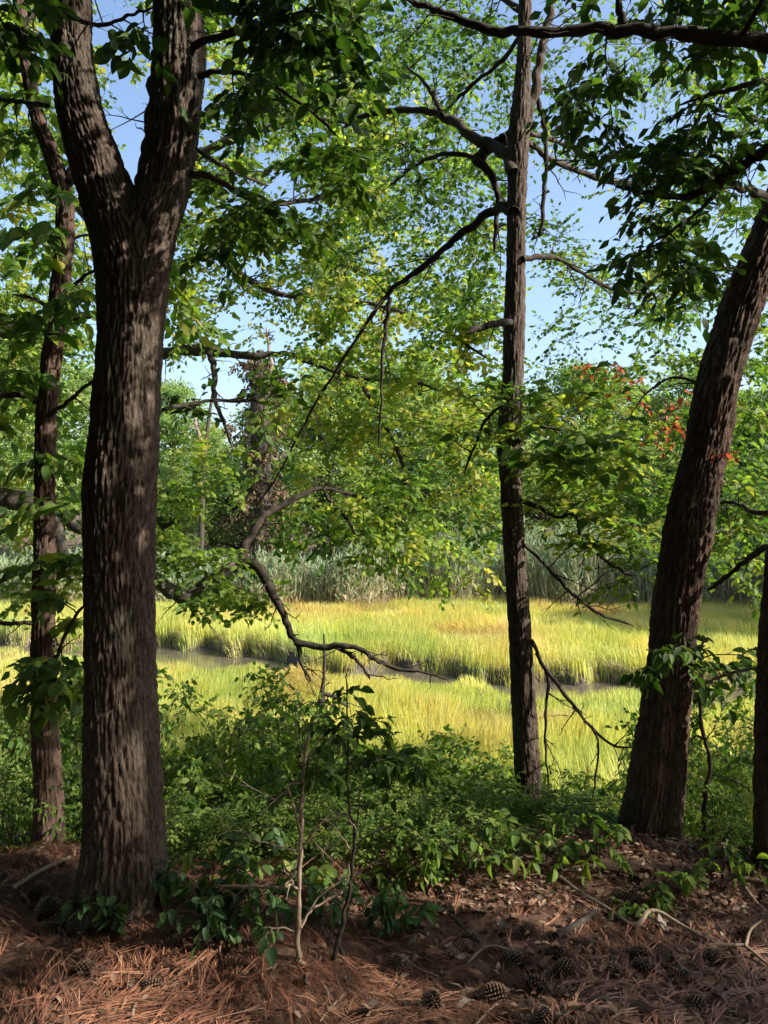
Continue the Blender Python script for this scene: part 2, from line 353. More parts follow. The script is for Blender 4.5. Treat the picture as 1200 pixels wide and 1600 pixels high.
# ------------------------------------------------------------------ foliage machinery
class Tree:
    def __init__(s, name, loc, label, cat='tree', group=None, seed=0):
        s.root = thing(name, loc, label, cat, group); s.nodes = []; s.rad = []; s.tw = []; s.lv = []; s.wp = []; s.rng = np.random.default_rng(seed)
    def add_nodes(s, path, rad): s.nodes += list(path); s.rad += list(rad)
    def limb(s, name, pts, rad, mat, n=60, ns=24, twig=True, **kw):
        v, q, bk = big_tube(pts, rad, n, ns, **kw)
        o = mesh_obj(name, v, q, mat, s.root, bark=bk)
        if twig:
            s.add_nodes(catmull(pts, 30), catmull(np.stack([rad] * 3, 1), 30)[:, 0])
            if name != 'trunk': s.wp.append((o, catmull(pts, 16)))
        return o
    def trace(s, name, px, dep, rpx, mat, n=40, ns=10, amp=.002, twig=True, bare=1.0):
        """a branch traced from the photo: pixels, depth, radius in pixels"""
        pts = pathpx(px, dep); d = pts[:, 1]
        m = len(pts); rr = np.interp(np.linspace(0, 1, m), np.linspace(0, 1, len(rpx)), rpx) * d / F
        mm = m * 4; u = np.linspace(0, 1, mm); pts = catmull(pts, mm); rr = np.interp(u, np.linspace(0, 1, m), rr)
        rg_ = np.random.default_rng(len(s.nodes) + int(px[0][0]) + 1000)
        seg = np.linalg.norm(pts[-1] - pts[0]) / mm
        jit = rg_.normal(0, 1, (mm, 3)) * np.minimum(.15 * rr + .001, .16 * seg + .001)[:, None]; jit[0] = 0; jit[-1] = 0
        pts = pts + jit; rr = rr * rg_.uniform(.86, 1.16, mm); rr[-1] *= .35; n = max(n, mm * 2)
        if bare and twig:
            Lb = np.sum(np.linalg.norm(np.diff(pts, axis=0), axis=1)); nb = int(np.clip(Lb / .11 * bare, 2, 26))
            ti = (rg_.uniform(.25, 1, nb) * (mm - 2)).astype(int); tn = nrm(pts[ti + 1] - pts[ti])
            dv = nrm(tn * .7 + rg_.normal(0, .75, (nb, 3)) - UP * .1); L_ = rg_.uniform(.25, 1, nb) ** 1.5 * min(.24 + .07 * Lb, .08 * d.mean() + .14) 
            uu = np.linspace(0, 1, 6)
            tp = pts[ti][:, None] + dv[:, None] * (L_[:, None] * uu)[..., None] + np.cumsum(rg_.normal(0, .05, (nb, 6, 3)), 1) * (L_[:, None] * uu)[..., None] - UP * (.12 * L_[:, None] * uu ** 2)[..., None]
            r0 = np.minimum(rr[ti] * .5, .0045 * d.mean() / 4)
            s.tw.append((tp, r0[:, None] * np.linspace(1, .35, 6), 5))
            k2 = 2; o2 = np.repeat(tp[:, 2:5:2].reshape(-1, 3), 1, 0); dv2 = nrm(np.repeat(dv, 2, 0) + rg_.normal(0, .6, (nb * 2, 3))); l2 = np.repeat(L_, 2) * rg_.uniform(.25, .6, nb * 2)
            tp2 = o2[:, None] + dv2[:, None] * (l2[:, None] * uu)[..., None] + np.cumsum(rg_.normal(0, .06, (nb * 2, 6, 3)), 1) * (l2[:, None] * uu)[..., None]
            s.tw.append((tp2, np.repeat(r0, 2)[:, None] * np.linspace(.55, .2, 6), 4))
        return s.limb(name, pts, rr, mat, n, ns, twig, w=.012, l=.05, amp=amp, lump=.004, seed=int(s.rng.integers(99)))
    def colonise(s, targets, spray=.35, twigs=8, nleaf=8, size=.06, droop=.25, flat=.25, tint=.5, lift=.12, rmax=.02, tspread=.16, from_t=.3, tilt=.5):
        """grow a branchlet from the nearest wood to every target and hang a leafy spray on it"""
        rng = s.rng; T = len(targets); targets = np.asarray(targets, float)
        nodes = np.array(s.nodes); d0 = np.min(np.linalg.norm(targets[:, None] - nodes[None], axis=2), 1)
        M = 7; paths = np.zeros((T, M, 3)); rads = np.zeros((T, M)); rad = list(s.rad)
        buf = np.zeros((len(nodes) + T * M, 3)); buf[:len(nodes)] = nodes; n = len(nodes)
        for k, i in enumerate(np.argsort(d0)):
            t = targets[i]; dv = np.linalg.norm(buf[:n] - t, axis=1); j = int(np.argmin(dv)); L = dv[j]
            a = buf[j]; mid = (a + t) / 2 + UP * lift * L + rng.normal(0, .10, 3) * L
            u = np.linspace(0, 1, M)[:, None]
            p = (1 - u) ** 2 * a + 2 * u * (1 - u) * mid + u * u * t + np.sin(u * np.pi) * rng.normal(0, .02, (M, 3)) * L
            r0 = min(rad[j] * .75, rmax, .0025 + .010 * L)
            paths[i] = p; rads[i] = np.linspace(r0, max(.0012, r0 * .3), M)
            buf[n:n + M] = p; n += M; rad += list(rads[i])
        s.nodes = list(buf[:n]); s.rad = rad
        s.tw.append((paths, rads, 5))
        # twigs
        K = twigs; tt = np.clip(from_t + (1 - from_t) * (np.arange(K)[None] + rng.random((T, K))) / K, 0, .999)
        f = tt * (M - 1); i0 = f.astype(int); fr = (f - i0)[..., None]
        ar = np.arange(T)[:, None]
        o = paths[ar, i0] * (1 - fr) + paths[ar, np.minimum(i0 + 1, M - 1)] * fr
        tan = nrm(paths[ar, np.minimum(i0 + 1, M - 1)] - paths[ar, i0])
        side = nrm(np.cross(tan, UP) + rng.normal(0, .08, tan.shape))
        sg = np.where(np.arange(K) % 2, 1, -1)[None, :, None]
        ang = np.radians(rng.uniform(25, 80, (T, K, 1)))
        td = nrm(tan * np.cos(ang) + side * sg * np.sin(ang) + rng.normal(0, flat, tan.shape) + UP * .05)
        TL = spray * rng.uniform(.45, 1.1, (T, K)) * (1.15 - .45 * tt)
        MM = 4; u = np.linspace(0, 1, MM)
        tp = o[:, :, None] + td[:, :, None] * (TL[..., None, None] * u[:, None]) - UP * (droop * TL[..., None, None] * (u ** 2)[:, None])
        tp = tp.reshape(-1, MM, 3)
        s.tw.append((tp, np.broadcast_to(np.linspace(.0016, .0008, MM), (len(tp), MM)), 3))
        # leaves
        N = nleaf; uu = np.clip((np.arange(N)[None] + rng.random((len(tp), N)) * .7 + .5) / N, 0, 1)
        f = uu * (MM - 1); i0 = np.minimum(f.astype(int), MM - 2); fr = (f - i0)[..., None]; ar = np.arange(len(tp))[:, None]
        b = tp[ar, i0] * (1 - fr) + tp[ar, i0 + 1] * fr
        d_ = nrm(tp[ar, i0 + 1] - tp[ar, i0]); sd_ = nrm(np.cross(d_, UP))
        sg = np.where(np.arange(N) % 2, 1, -1)[None, :, None]
        ang = np.radians(rng.uniform(20, 75, (len(tp), N, 1))); ang[:, -1] *= .2
        ld = nrm(d_ * np.cos(ang) + sd_ * sg * np.sin(ang) + rng.normal(0, .22, d_.shape) - UP * rng.uniform(0, .5, (len(tp), N, 1)) * droop * 2)
        ln = nrm(UP + rng.normal(0, tilt, ld.shape))
        ls = size * rng.uniform(.6, 1.2, (len(tp), N))
        tn = np.clip(tint + rng.normal(0, tspread, (len(tp), N)) + np.repeat(rng.normal(0, .22, T), K)[:, None], 0, 1)
        s.lv.append([b.reshape(-1, 3), ld.reshape(-1, 3), ln.reshape(-1, 3), ls.ravel(), tn.ravel()])
    def take(s):
        a = [np.concatenate([l[i] for l in s.lv]) for i in range(5)]; s.lv = []; return a
    def wood(s, mat, name='twigs'):
        if not s.tw: return
        v, q, b = merge([tubes(p, r, n)[:3] for p, r, n in s.tw]); s.tw = []
        return kind(mesh_obj(name, v, q, mat, s.root, bark=b), 'stuff')
    def foliage(s, mat, tmpl=LEAF4, name='foliage', arr=None):
        p, d, n, sz, tn = arr if arr is not None else s.take()
        v, f, k = leaves(p, d, n, sz, tmpl)
        return kind(mesh_obj(name, v, f, mat, s.root, tint=np.repeat(tn, k), smooth=False), 'stuff')
    def single_leaves(s, mats, count=300, name='leaf', tmpls=None, minpx=10):
        """the leaves that show largest become parts of their own; the others stay one mesh"""
        p, d, n, sz, tn = s.take()
        c = p + d * sz[:, None] * .5
        px = 600 + c[:, 0] / np.maximum(c[:, 1], .1) * F; py = 800 - (c[:, 2] - CAM[2]) / np.maximum(c[:, 1], .1) * F
        app = np.where((px > -10) & (px < 1210) & (py > -10) & (py < 1610) & (c[:, 1] > .5), sz / np.maximum(c[:, 1], .1) * F, 0)
        o = np.argsort(-app)[:count]; o = o[app[o] > minpx]
        ms = single_meshes(mats)
        org = np.array(s.root.location)
        for q in o:
            ob = bpy.data.objects.new(name, ms[int(tn[q] * 97) % len(ms)]); COL.objects.link(ob)
            ob.parent = min(s.wp, key=lambda w_: np.min(np.sum((w_[1] - p[q]) ** 2, 1)))[0] if s.wp else s.root
            ob.matrix_local = leaf_matrix(p[q] - org, d[q], n[q], sz[q])
        keep = np.ones(len(p), bool); keep[o] = False
        return p[keep], d[keep], n[keep], sz[keep], tn[keep]
_SM = {}
def single_meshes(mat):
    if mat not in _SM:
        _SM[mat] = []
        for w, dr, fo, lo in ((.27, .22, .10, 0), (.31, .30, .16, 0), (.25, .12, .06, 0), (.29, .38, .2, 0)):
            v, f = leaf_hi(w, dr, fo, lo)
            o = mesh_obj('leaf_shape', v, f, mat, smooth=True); me = o.data; bpy.data.objects.remove(o); _SM[mat].append(me)
    return _SM[mat]
def zone(rng, n, x0, x1, y0, y1, d0, d1):
    """targets spread over a part of the view at depths d0..d1"""
    px = rng.uniform(x0, x1, n); py = rng.uniform(y0, y1, n); d = rng.uniform(d0, d1, n)
    return np.stack([(px - 600) / F * d, d, CAM[2] - (py - 800) / F * d], 1)

# ------------------------------------------------------------------ the large near trees
def flare(r, k=1.35): return r * k
# left: the thick tree that forks
D1 = 3.0
ft = Tree('forked_tree', on_ground(190, 1432), 'thick dark furrowed trunk that forks into two stems, in the left foreground', seed=11)
ft_pts = pathpx([(185, 1480), (187, 1425), (190, 1370), (192, 1280), (189, 1150), (188, 1030), (187, 900), (188, 760), (196, 660), (201, 550), (203, 470), (199, 400), (172, 320), (146, 240), (122, 160), (112, 80), (110, 0), (98, -120), (90, -330)], D1)
ft_r = np.array([60, 57, 56, 55, 54, 53, 52, 55, 51, 49, 50, 53, 45, 39, 36, 33, 31, 28, 24]) * D1 / F
rs_pts = pathpx([(205, 560), (214, 460), (232, 380), (255, 300), (270, 220), (278, 140), (280, 70), (280, 0), (284, -120), (300, -330)], D1)
rs_r = np.array([34, 40, 42, 40, 39, 39, 38, 37, 33, 28]) * D1 / F
c_ft = catmull(ft_pts, 120); c_rs = catmull(rs_pts, 60)
r_ft = catmull(np.stack([ft_r] * 3, 1), 120)[:, 0]; r_rs = catmull(np.stack([rs_r] * 3, 1), 60)[:, 0]
ft.limb('trunk', ft_pts, ft_r, 'bark_main', n=470, ns=180, seed=1, others=[(c_rs, r_rs)], amp=.012, w=.016, l=.15, flare=.6, k=.035)
ft.limb('stem', rs_pts, rs_r, 'bark_main', n=220, ns=150, seed=2, others=[(c_ft, r_ft)], amp=.012, w=.016, l=.15, k=.035)
ft.trace('stem', [(222, 300), (226, 270), (236, 215), (244, 150), (250, 80), (262, -60)], D1 + .16, [13, 13, 12, 12, 11, 10], 'bark_main', n=60, ns=40, amp=.004)
def ftb(px, dep, rpx): ft.trace('branch', px, dep, rpx, 'twig', n=30, ns=8)
ftb([(290, 270), (330, 275), (370, 300), (400, 310), (450, 318), (520, 305)], [3.0, 3.0, 3.1, 3.2, 3.4, 3.7], [6, 4, 2.5])
ftb([(300, 230), (340, 255), (380, 275), (420, 290)], [3.0, 3.1, 3.3, 3.5], [4, 2])
ftb([(290, 70), (330, 62), (400, 40), (470, 20), (560, -10)], [2.95, 2.9, 2.8, 2.75, 2.7], [7, 5, 3])
ftb([(310, 120), (350, 110), (420, 130), (480, 170), (530, 215)], [2.95, 2.9, 2.8, 2.8, 2.85], [5, 3, 2])
ftb([(75, 165), (40, 160), (0, 155), (-60, 140)], [3.0, 3.1, 3.2, 3.4], [4, 3])
ftb([(100, 20), (150, 40), (200, 25), (240, 12)], [2.85, 2.7, 2.6, 2.55], [4, 3, 2])
ftb([(105, -60), (60, 10), (20, 60), (-30, 90)], [3.0, 2.7, 2.6, 2.6], [6, 4, 2])
ftb([(255, 640), (290, 632), (340, 625), (400, 628), (430, 632)], [3.05, 3.3, 3.4, 3.5, 3.6], [3.5, 2])
rg = ft.rng
ft.colonise(np.vstack([zone(rg, 4, 60, 330, -90, -20, 2.35, 2.7), zone(rg, 9, 340, 600, -60, 60, 2.4, 2.9), zone(rg, 7, 370, 540, 60, 190, 2.6, 3.0),
                       zone(rg, 3, -40, 50, -20, 60, 2.4, 2.8), zone(rg, 1, 215, 240, 50, 70, 2.5, 2.7)]), spray=.24, twigs=7, nleaf=7, size=.068, tint=.35, droop=.3, tilt=.7)
ft.colonise(np.vstack([zone(rg, 14, 300, 570, 215, 350, 3.1, 3.9), zone(rg, 4, 340, 520, 330, 400, 3.3, 3.8), zone(rg, 3, 290, 430, 610, 670, 3.3, 3.7),
                       zone(rg, 12, 280, 600, 20, 230, 3.4, 4.6)]), spray=.27, twigs=8, nleaf=8, size=.064, tint=.7, droop=.25, tilt=.7)
ft.colonise(np.vstack([zone(rg, 12, -100, 700, -520, -220, 2.6, 4.2)]), spray=.45, twigs=9, nleaf=7, size=.09, tint=.5, droop=.35, tilt=.8)
rest = ft.single_leaves('leaf_near_single', 300)
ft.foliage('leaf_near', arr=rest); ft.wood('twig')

# left edge: the slender tree behind it
D2 = 3.62
st = Tree('slender_tree', on_ground(78, 1352), 'slender lit-barked tree at the left edge, behind the forked trunk', seed=12)
st.limb('trunk', pathpx([(77, 1400), (77, 1350), (76, 1260), (71, 1150), (67, 1050), (69, 940), (70, 820), (70, 700), (76, 600), (88, 500), (97, 420), (101, 350), (97, 295), (80, 240), (58, 180), (42, 100), (30, 0), (20, -150)], D2),
        np.array([26, 22, 20.5, 19.5, 18.5, 17.5, 16.5, 15.5, 16, 15, 14, 14, 13, 12, 11, 10, 9, 6]) * D2 / F, 'bark_red', n=280, ns=84, w=.018, l=.13, amp=.009, seed=5, lump=.006, flare=.3)
def stb(px, dep, rpx): st.trace('branch', px, dep, rpx, 'twig', n=26, ns=8)
stb([(100, 300), (112, 270), (120, 230), (112, 190)], D2, [8, 6, 4])
stb([(60, 625), (40, 618), (0, 615), (-50, 605)], [3.6, 3.55, 3.5, 3.4], [6, 4])
stb([(62, 972), (30, 974), (0, 975), (-60, 978)], [3.6, 3.55, 3.5, 3.4], [4, 3])
stb([(75, 650), (100, 632), (120, 615), (150, 590)], [3.6, 3.5, 3.4, 3.3], [4, 2])
stb([(78, 1040), (92, 1020), (98, 1000), (120, 960), (150, 930)], [3.6, 3.5, 3.45, 3.4, 3.4], [4, 2])
stb([(95, 470), (120, 440), (150, 420)], [3.6, 3.5, 3.4], [4, 2])
stb([(90, 500), (60, 470), (20, 460)], [3.6, 3.6, 3.7], [4, 2])
rg = st.rng
st.colonise(np.vstack([zone(rg, 10, -30, 130, 430, 600, 3.2, 4.0), zone(rg, 6, -30, 130, 600, 760, 3.3, 4.2), zone(rg, 4, 30, 140, 780, 900, 3.2, 3.5), zone(rg, 7, 40, 135, 930, 1080, 3.3, 3.6),
                       zone(rg, 12, -40, 110, 180, 430, 3.4, 4.6), zone(rg, 6, 260, 330, 400, 520, 3.9, 4.4), zone(rg, 7, -60, 90, 0, 200, 3.6, 4.6)]), spray=.26, twigs=7, nleaf=6, size=.085, tint=.6, droop=.35)
rest = st.single_leaves('leaf_mid_single', 260); st.foliage('leaf_mid', arr=rest); st.wood('twig')

# centre-right: the straight tree with the small leaves
D3 = 4.25
ct = Tree('straight_tree', np.array([P(826, 1290, D3)[0], D3, float(ground_h(P(826, 1290, D3)[0], D3))]), 'straight slim tree with curved bare branches, standing right of centre at the bank', seed=13)
ct.limb('trunk', pathpx([(827, 1400), (826, 1320), (825, 1260), (823, 1180), (816, 1060), (810, 950), (803, 850), (797, 740), (795, 690), (801, 600), (804, 500), (806, 400), (808, 300), (809, 230), (814, 160), (818, 90), (820, 20), (822, -120), (824, -400)], D3),
        np.array([25, 22, 20, 20, 19, 18.5, 17, 17, 19, 16.5, 16, 15, 15, 16, 14, 11, 10, 9, 6]) * D3 / F, 'bark_main', n=280, ns=84, w=.017, l=.13, amp=.008, seed=6, lump=.006, flare=.2)
ct.trace('stem', [(812, 260), (820, 200), (834, 150), (843, 100), (852, 55), (866, -30), (880, -160)], D3 + .05, [8, 9, 8, 7, 6, 5, 4], 'bark_main', n=70, ns=30, amp=.003)
def ctb(px, dep, rpx, m='twig'): ct.trace('branch', px, dep, rpx, m, n=44, ns=10)
ctb([(803, 270), (790, 245), (768, 228), (740, 215), (715, 195), (690, 180), (650, 172), (600, 175), (565, 182), (535, 200)], np.linspace(4.2, 4.9, 10), [10, 8, 5, 3], 'bark_grey')
ctb([(690, 180), (680, 155), (660, 125), (635, 105)], [4.5, 4.6, 4.7, 4.9], [4, 2])
ctb([(805, 208), (780, 222), (755, 240), (746, 252), (765, 268), (777, 300), (776, 350), (772, 395)], [4.4] * 8, [9, 9, 5, 3])
ctb([(745, 246), (700, 240), (670, 248), (640, 265), (610, 290)], [4.4, 4.5, 4.7, 4.9, 5.1], [4, 2])
ctb([(803, 332), (785, 324), (768, 330), (720, 365), (680, 400), (640, 432), (612, 452), (590, 480), (560, 525), (525, 580), (495, 625), (462, 690), (432, 745), (400, 792)], np.linspace(4.2, 5.6, 14), [8, 6, 3.2, 1.8, 1.2])
ctb([(610, 465), (604, 500), (597, 560), (595, 630), (592, 700)], [4.85] * 5, [3.5, 2.5, 1.5])
ctb([(805, 205), (830, 225), (862, 250), (900, 266), (950, 283), (1000, 285), (1050, 275)], np.linspace(4.2, 4.9, 7), [5, 5, 3], 'bark_grey')
ctb([(818, 208), (870, 220), (920, 245), (962, 283)], np.linspace(4.3, 4.9, 4), [4, 2.5], 'bark_grey')
ctb([(841, 155), (850, 200), (853, 260), (849, 310), (846, 360), (830, 375)], [4.3] * 6, [4, 2.5])
ctb([(816, 405), (850, 402), (880, 408), (905, 425), (960, 452), (1020, 458)], np.linspace(4.2, 4.8, 6), [5, 3, 2])
ctb([(798, 503), (780, 505), (755, 511), (728, 521)], [4.15, 4.05, 4.0, 3.95], [6, 4.5])
ctb([(806, 690), (825, 675), (842, 667), (880, 672)], [4.2, 4.1, 4.0, 4.0], [4, 2])
ctb([(815, 784), (845, 794), (872, 808), (893, 801)], [4.2, 4.1, 4.05, 4.0], [5, 2])
ctb([(893, 801), (903, 812), (908, 840), (930, 863), (960, 885), (990, 900)], [4.0] * 6, [3, 2])
ctb([(818, 850), (840, 870), (872, 905), (900, 933), (940, 960), (990, 978)], np.linspace(4.2, 4.4, 6), [3, 2])
ctb([(830, 1000), (850, 1040), (888, 1092), (920, 1132), (955, 1163), (988, 1168)], np.linspace(4.2, 3.9, 6), [3.2, 2.6, 1.5])
ctb([(838, 1020), (856, 1060), (853, 1110), (852, 1170), (858, 1230)], np.linspace(4.2, 4.1, 5), [3, 1.5])
ctb([(925, 1135), (935, 1165), (932, 1205), (926, 1250)], [3.95] * 4, [2.2, 1.2])
ctb([(795, 625), (760, 655), (740, 700), (725, 740)], [4.2, 4.3, 4.4, 4.5], [3, 1.5])
ctb([(810, 60), (780, 100), (740, 130), (700, 170), (660, 215)], np.linspace(4.3, 5.2, 5), [4, 2])
ctb([(820, 20), (760, -20), (700, -60), (620, -90)], np.linspace(4.3, 5.5, 4), [6, 3])
ctb([(822, -40), (900, -80), (1000, -60), (1080, -10)], np.linspace(4.3, 5.6, 4), [6, 3])
rg = ct.rng
ct.colonise(np.vstack([zone(rg, 76, 440, 800, -30, 250, 5.0, 8), zone(rg, 58, 480, 790, 250, 480, 5.0, 8), zone(rg, 46, 830, 1190, -30, 260, 5.0, 8),
                       zone(rg, 56, 830, 1130, 270, 600, 5.0, 8), zone(rg, 20, 640, 800, 40, 420, 4.5, 5.5)]), spray=.36, twigs=10, nleaf=7, size=.047, tint=.45, droop=.12, rmax=.012, tilt=1.1, flat=.45)
ct.foliage('leaf_mid', LEAF4W); 
# bright flat sprays lower down the same tree
ct.colonise(np.vstack([zone(rg, 16, 690, 970, 600, 690, 3.6, 4.8), zone(rg, 26, 830, 1050, 670, 810, 3.7, 5), zone(rg, 9, 860, 1020, 800, 910, 3.9, 4.5), zone(rg, 8, 640, 790, 640, 780, 4.2, 5)]),
            spray=.32, twigs=8, nleaf=8, size=.066, tint=.75, droop=.15, flat=.14, lift=.05, tilt=.55)
rest = ct.single_leaves('leaf_mid_single', 300); ct.foliage('leaf_mid', arr=rest); ct.wood('twig')

# right: the leaning tree
D4 = 3.58
lt = Tree('leaning_tree', on_ground(1012, 1356), 'thick reddish brown trunk leaning to the right, right foreground', seed=14)
lp = [(1003, 1420), (1008, 1355), (1014, 1300), (1030, 1200), (1041, 1100), (1052, 1000), (1065, 900), (1080, 800), (1104, 700), (1125, 600), (1153, 500), (1188, 400), (1222, 320), (1265, 220), (1310, 120), (1360, 0), (1420, -180)]
lt.limb('trunk', pathpx(lp, D4), np.array([48, 46, 44, 43, 40, 37.5, 36, 34.5, 33.5, 32.5, 31, 30, 29, 28, 26, 24, 20]) * D4 / F, 'bark_red', n=410, ns=160, w=.020, l=.15, amp=.014, seed=8, lump=.022, flare=.35, groove=(.12, -1, 0))
lt.trace('branch', [(1215, 330), (1180, 300), (1130, 290), (1080, 300)], [3.5, 3.2, 2.9, 2.8], [8, 4], 'twig')
lt.trace('branch', [(1120, 640), (1090, 600), (1050, 590), (1010, 615), (985, 650)], [3.55, 3.7, 3.8, 3.9, 3.9], [3, 2, 1], 'twig')
rg = lt.rng
lt.colonise(np.array([P(x, y, d) for x, y, d in ((940, 580, 3.9), (985, 590, 3.9), (1000, 630, 3.9), (1045, 640, 3.85), (1065, 632, 3.8), (1025, 690, 3.9), (1040, 668, 3.8), (1140, 708, 3.45), (915, 570, 4.0), (965, 615, 4.0), (1075, 690, 3.8), (955, 565, 3.95))]), spray=.12, twigs=4, nleaf=3, size=.034, droop=.4, tilt=.9)
lt.foliage('leaf_red_single', arr=lt.single_leaves('leaf_red_single', 200, minpx=9)) if False else None
arr = lt.take(); lt.lv = [list(arr)]; rest = lt.single_leaves('leaf_red_single', 300, minpx=1); lt.wood('twig')

# right edge: trunk cut by the frame
D5 = 3.3
et = Tree('edge_tree', on_ground(1222, 1385), 'reddish trunk at the right edge, cut off by the picture frame', seed=15)
et.limb('trunk', pathpx([(1222, 1440), (1220, 1380), (1218, 1250), (1216, 1100), (1220, 980), (1228, 880), (1245, 780), (1270, 640), (1300, 480), (1340, 250), (1390, 0), (1450, -250)], D5), np.array([40, 36, 33, 32, 30, 29, 27, 26, 25, 23, 20, 15]) * D5 / F, 'bark_red', n=220, ns=110, seed=10, amp=.014, flare=.3)
et.trace('branch', [(1205, 1050), (1180, 1045), (1150, 1050), (1120, 1060), (1095, 1072)], [3.3, 3.35, 3.4, 3.45, 3.5], [3, 2], 'twig_pale')
et.trace('branch', [(1230, 850), (1190, 860), (1160, 880), (1130, 905), (1105, 922)], [3.3, 3.5, 3.7, 3.8, 3.9], [7, 4, 2.5], 'twig')
et.trace('branch', [(1240, 800), (1180, 800), (1160, 790), (1140, 785), (1120, 786)], [3.3, 3.6, 3.8, 3.9, 4.0], [5, 3, 2], 'twig')
rg = et.rng
et.colonise(np.vstack([zone(rg, 15, 1070, 1210, 590, 800, 4, 5.5), zone(rg, 14, 1070, 1210, 760, 930, 4, 5.5), zone(rg, 9, 1100, 1210, 470, 620, 4, 5.5)]), spray=.3, twigs=8, nleaf=7, size=.06, tint=.5, droop=.3)
rest = et.single_leaves('leaf_mid_single', 150); et.foliage('leaf_mid', arr=rest); et.wood('twig')

# the tree just outside the frame on the right whose bough crosses the top
D6 = 2.45
ot = Tree('overhanging_tree', (2.35, 2.0, float(ground_h(2.35, 2.0))), 'dark bough with large drooping leaves hanging across the upper right', seed=16)
ot.limb('trunk', np.array([[2.35, 2.0, -.1], [2.33, 2.02, 1.0], [2.28, 2.1, 2.2], [2.2, 2.15, 3.4], [2.2, 2.2, 5], [2.3, 2.2, 7]]), np.array([.17, .14, .13, .11, .09, .05]), 'bark_main', n=120, ns=60, seed=12)
def otb(px, dep, rpx): ot.trace('branch', px, dep, rpx, 'twig', n=50, ns=12, amp=.003)
otb([(1790, 60), (1500, 80), (1300, 80), (1210, 68), (1120, 60), (1050, 51), (970, 46), (900, 47), (830, 50), (790, 50), (740, 38), (690, 20), (655, 6), (620, -10)], np.linspace(2.2, 2.6, 14), [18, 13, 9.5, 8, 6.5, 3.2])
otb([(976, 45), (970, 20), (962, -20), (960, -80)], 2.45, [7, 6, 4])
otb([(1760, 190), (1400, 170), (1260, 205), (1190, 240), (1140, 272), (1095, 300), (1050, 308), (1010, 300), (960, 290)], np.linspace(2.2, 2.6, 9), [14, 10, 6, 3])
otb([(1140, 272), (1120, 300), (1080, 340), (1020, 380)], 2.5, [4, 2])
otb([(1180, 128), (1140, 140), (1100, 150), (1060, 165)], 2.45, [5, 3, 2])
rg = ot.rng
ot.colonise(np.vstack([zone(rg, 16, 500, 1700, -700, -150, 1.6, 3.0)]), spray=.45, twigs=9, nleaf=7, size=.09, tint=.5, droop=.35, tilt=.8)
ot.colonise(np.vstack([zone(rg, 9, 870, 1090, 130, 235, 2.4, 2.9), zone(rg, 3, 860, 930, 90, 190, 2.4, 2.8), zone(rg, 6, 930, 1080, 230, 300, 2.4, 2.8), zone(rg, 10, 1000, 1210, 270, 400, 2.3, 2.9), zone(rg, 8, 950, 1110, 370, 460, 2.5, 2.9),
                       zone(rg, 6, 1080, 1220, 80, 250, 2.2, 2.7), zone(rg, 8, 780, 1200, -40, 40, 2.3, 2.7), zone(rg, 5, 1100, 1200, 0, 120, 2.2, 2.8)]), spray=.2, twigs=6, nleaf=6, size=.054, tint=.25, droop=.35, tilt=.7)
rest = ot.single_leaves('leaf_near_single', 300); ot.foliage('leaf_near', arr=rest); ot.wood('twig')

# ------------------------------------------------------------------ trees over the marsh
D7 = 6.6
ok = Tree('overhanging_oak', (-4.6, 6.3, float(ground_h(-4.6, 6.3))), 'grey oak limb reaching in from the left edge over the marsh', seed=17)
ok.limb('trunk', np.array([[-4.6, 6.3, -1.4], [-4.55, 6.3, 0], [-4.4, 6.35, 1.5], [-4.6, 6.4, 3.5], [-4.7, 6.5, 6], [-4.6, 6.5, 9]]), np.array([.3, .25, .22, .2, .15, .08]), 'bark_grey', n=120, ns=70, seed=13)
def okb(px, dep, rpx, m='twig'): ok.trace('branch', px, dep, rpx, m, n=60, ns=16, amp=.004)
okb([(-240, 790), (-120, 765), (-50, 766), (0, 776), (45, 783), (90, 805), (130, 822), (180, 855), (240, 903), (272, 926), (300, 930), (328, 906), (358, 890), (380, 878)], np.linspace(6.35, 6.7, 14), [22, 18, 15, 14, 12.5, 11, 9, 8], 'bark_limb')
okb([(85, 800), (92, 840), (104, 880), (112, 905)], 6.45, [10, 8, 7], 'bark_limb')
okb([(376, 882), (386, 850), (408, 812), (430, 795), (470, 775), (505, 764), (560, 775), (620, 800)], np.linspace(6.7, 7.4, 8), [7, 5.5, 3.5, 2])
okb([(505, 764), (520, 790), (545, 815), (560, 850)], 7.1, [3, 2])
okb([(376, 880), (398, 882), (416, 908), (440, 955), (455, 990), (467, 1010), (470, 1035), (486, 1066)], np.linspace(6.7, 6.5, 8), [9, 8, 6, 5, 3, 2])
okb([(462, 1003), (500, 1011), (530, 1009), (565, 1015), (590, 1032), (622, 1045), (660, 1050), (700, 1063)], np.linspace(6.55, 6.3, 8), [5.5, 4.5, 3, 1.2])
okb([(520, 1009), (545, 1022), (565, 1040), (578, 1062)], 6.5, [3.5, 2])
okb([(-200, 620), (-100, 560), (0, 520), (80, 500), (260, 480)], np.linspace(6.4, 7.2, 5), [18, 10, 4])
rg = ok.rng
ok.colonise(np.vstack([zone(rg, 18, 245, 400, 800, 950, 6.3, 7.2), zone(rg, 14, 250, 400, 690, 830, 6.6, 7.6), zone(rg, 20, -20, 140, 640, 960, 6.3, 8), zone(rg, 24, 430, 660, 720, 860, 6.8, 8), zone(rg, 20, 560, 790, 760, 930, 7, 8), zone(rg, 6, 330, 420, 900, 960, 6.5, 7),
                       zone(rg, 34, -30, 150, 330, 680, 6.5, 8.5), zone(rg, 16, -30, 140, 60, 360, 6.5, 8.5)]), spray=.36, twigs=9, nleaf=8, size=.07, tint=.5, droop=.25, tilt=1.0, flat=.35)
ok.foliage('leaf_lit', LEAF4W); ok.wood('twig')

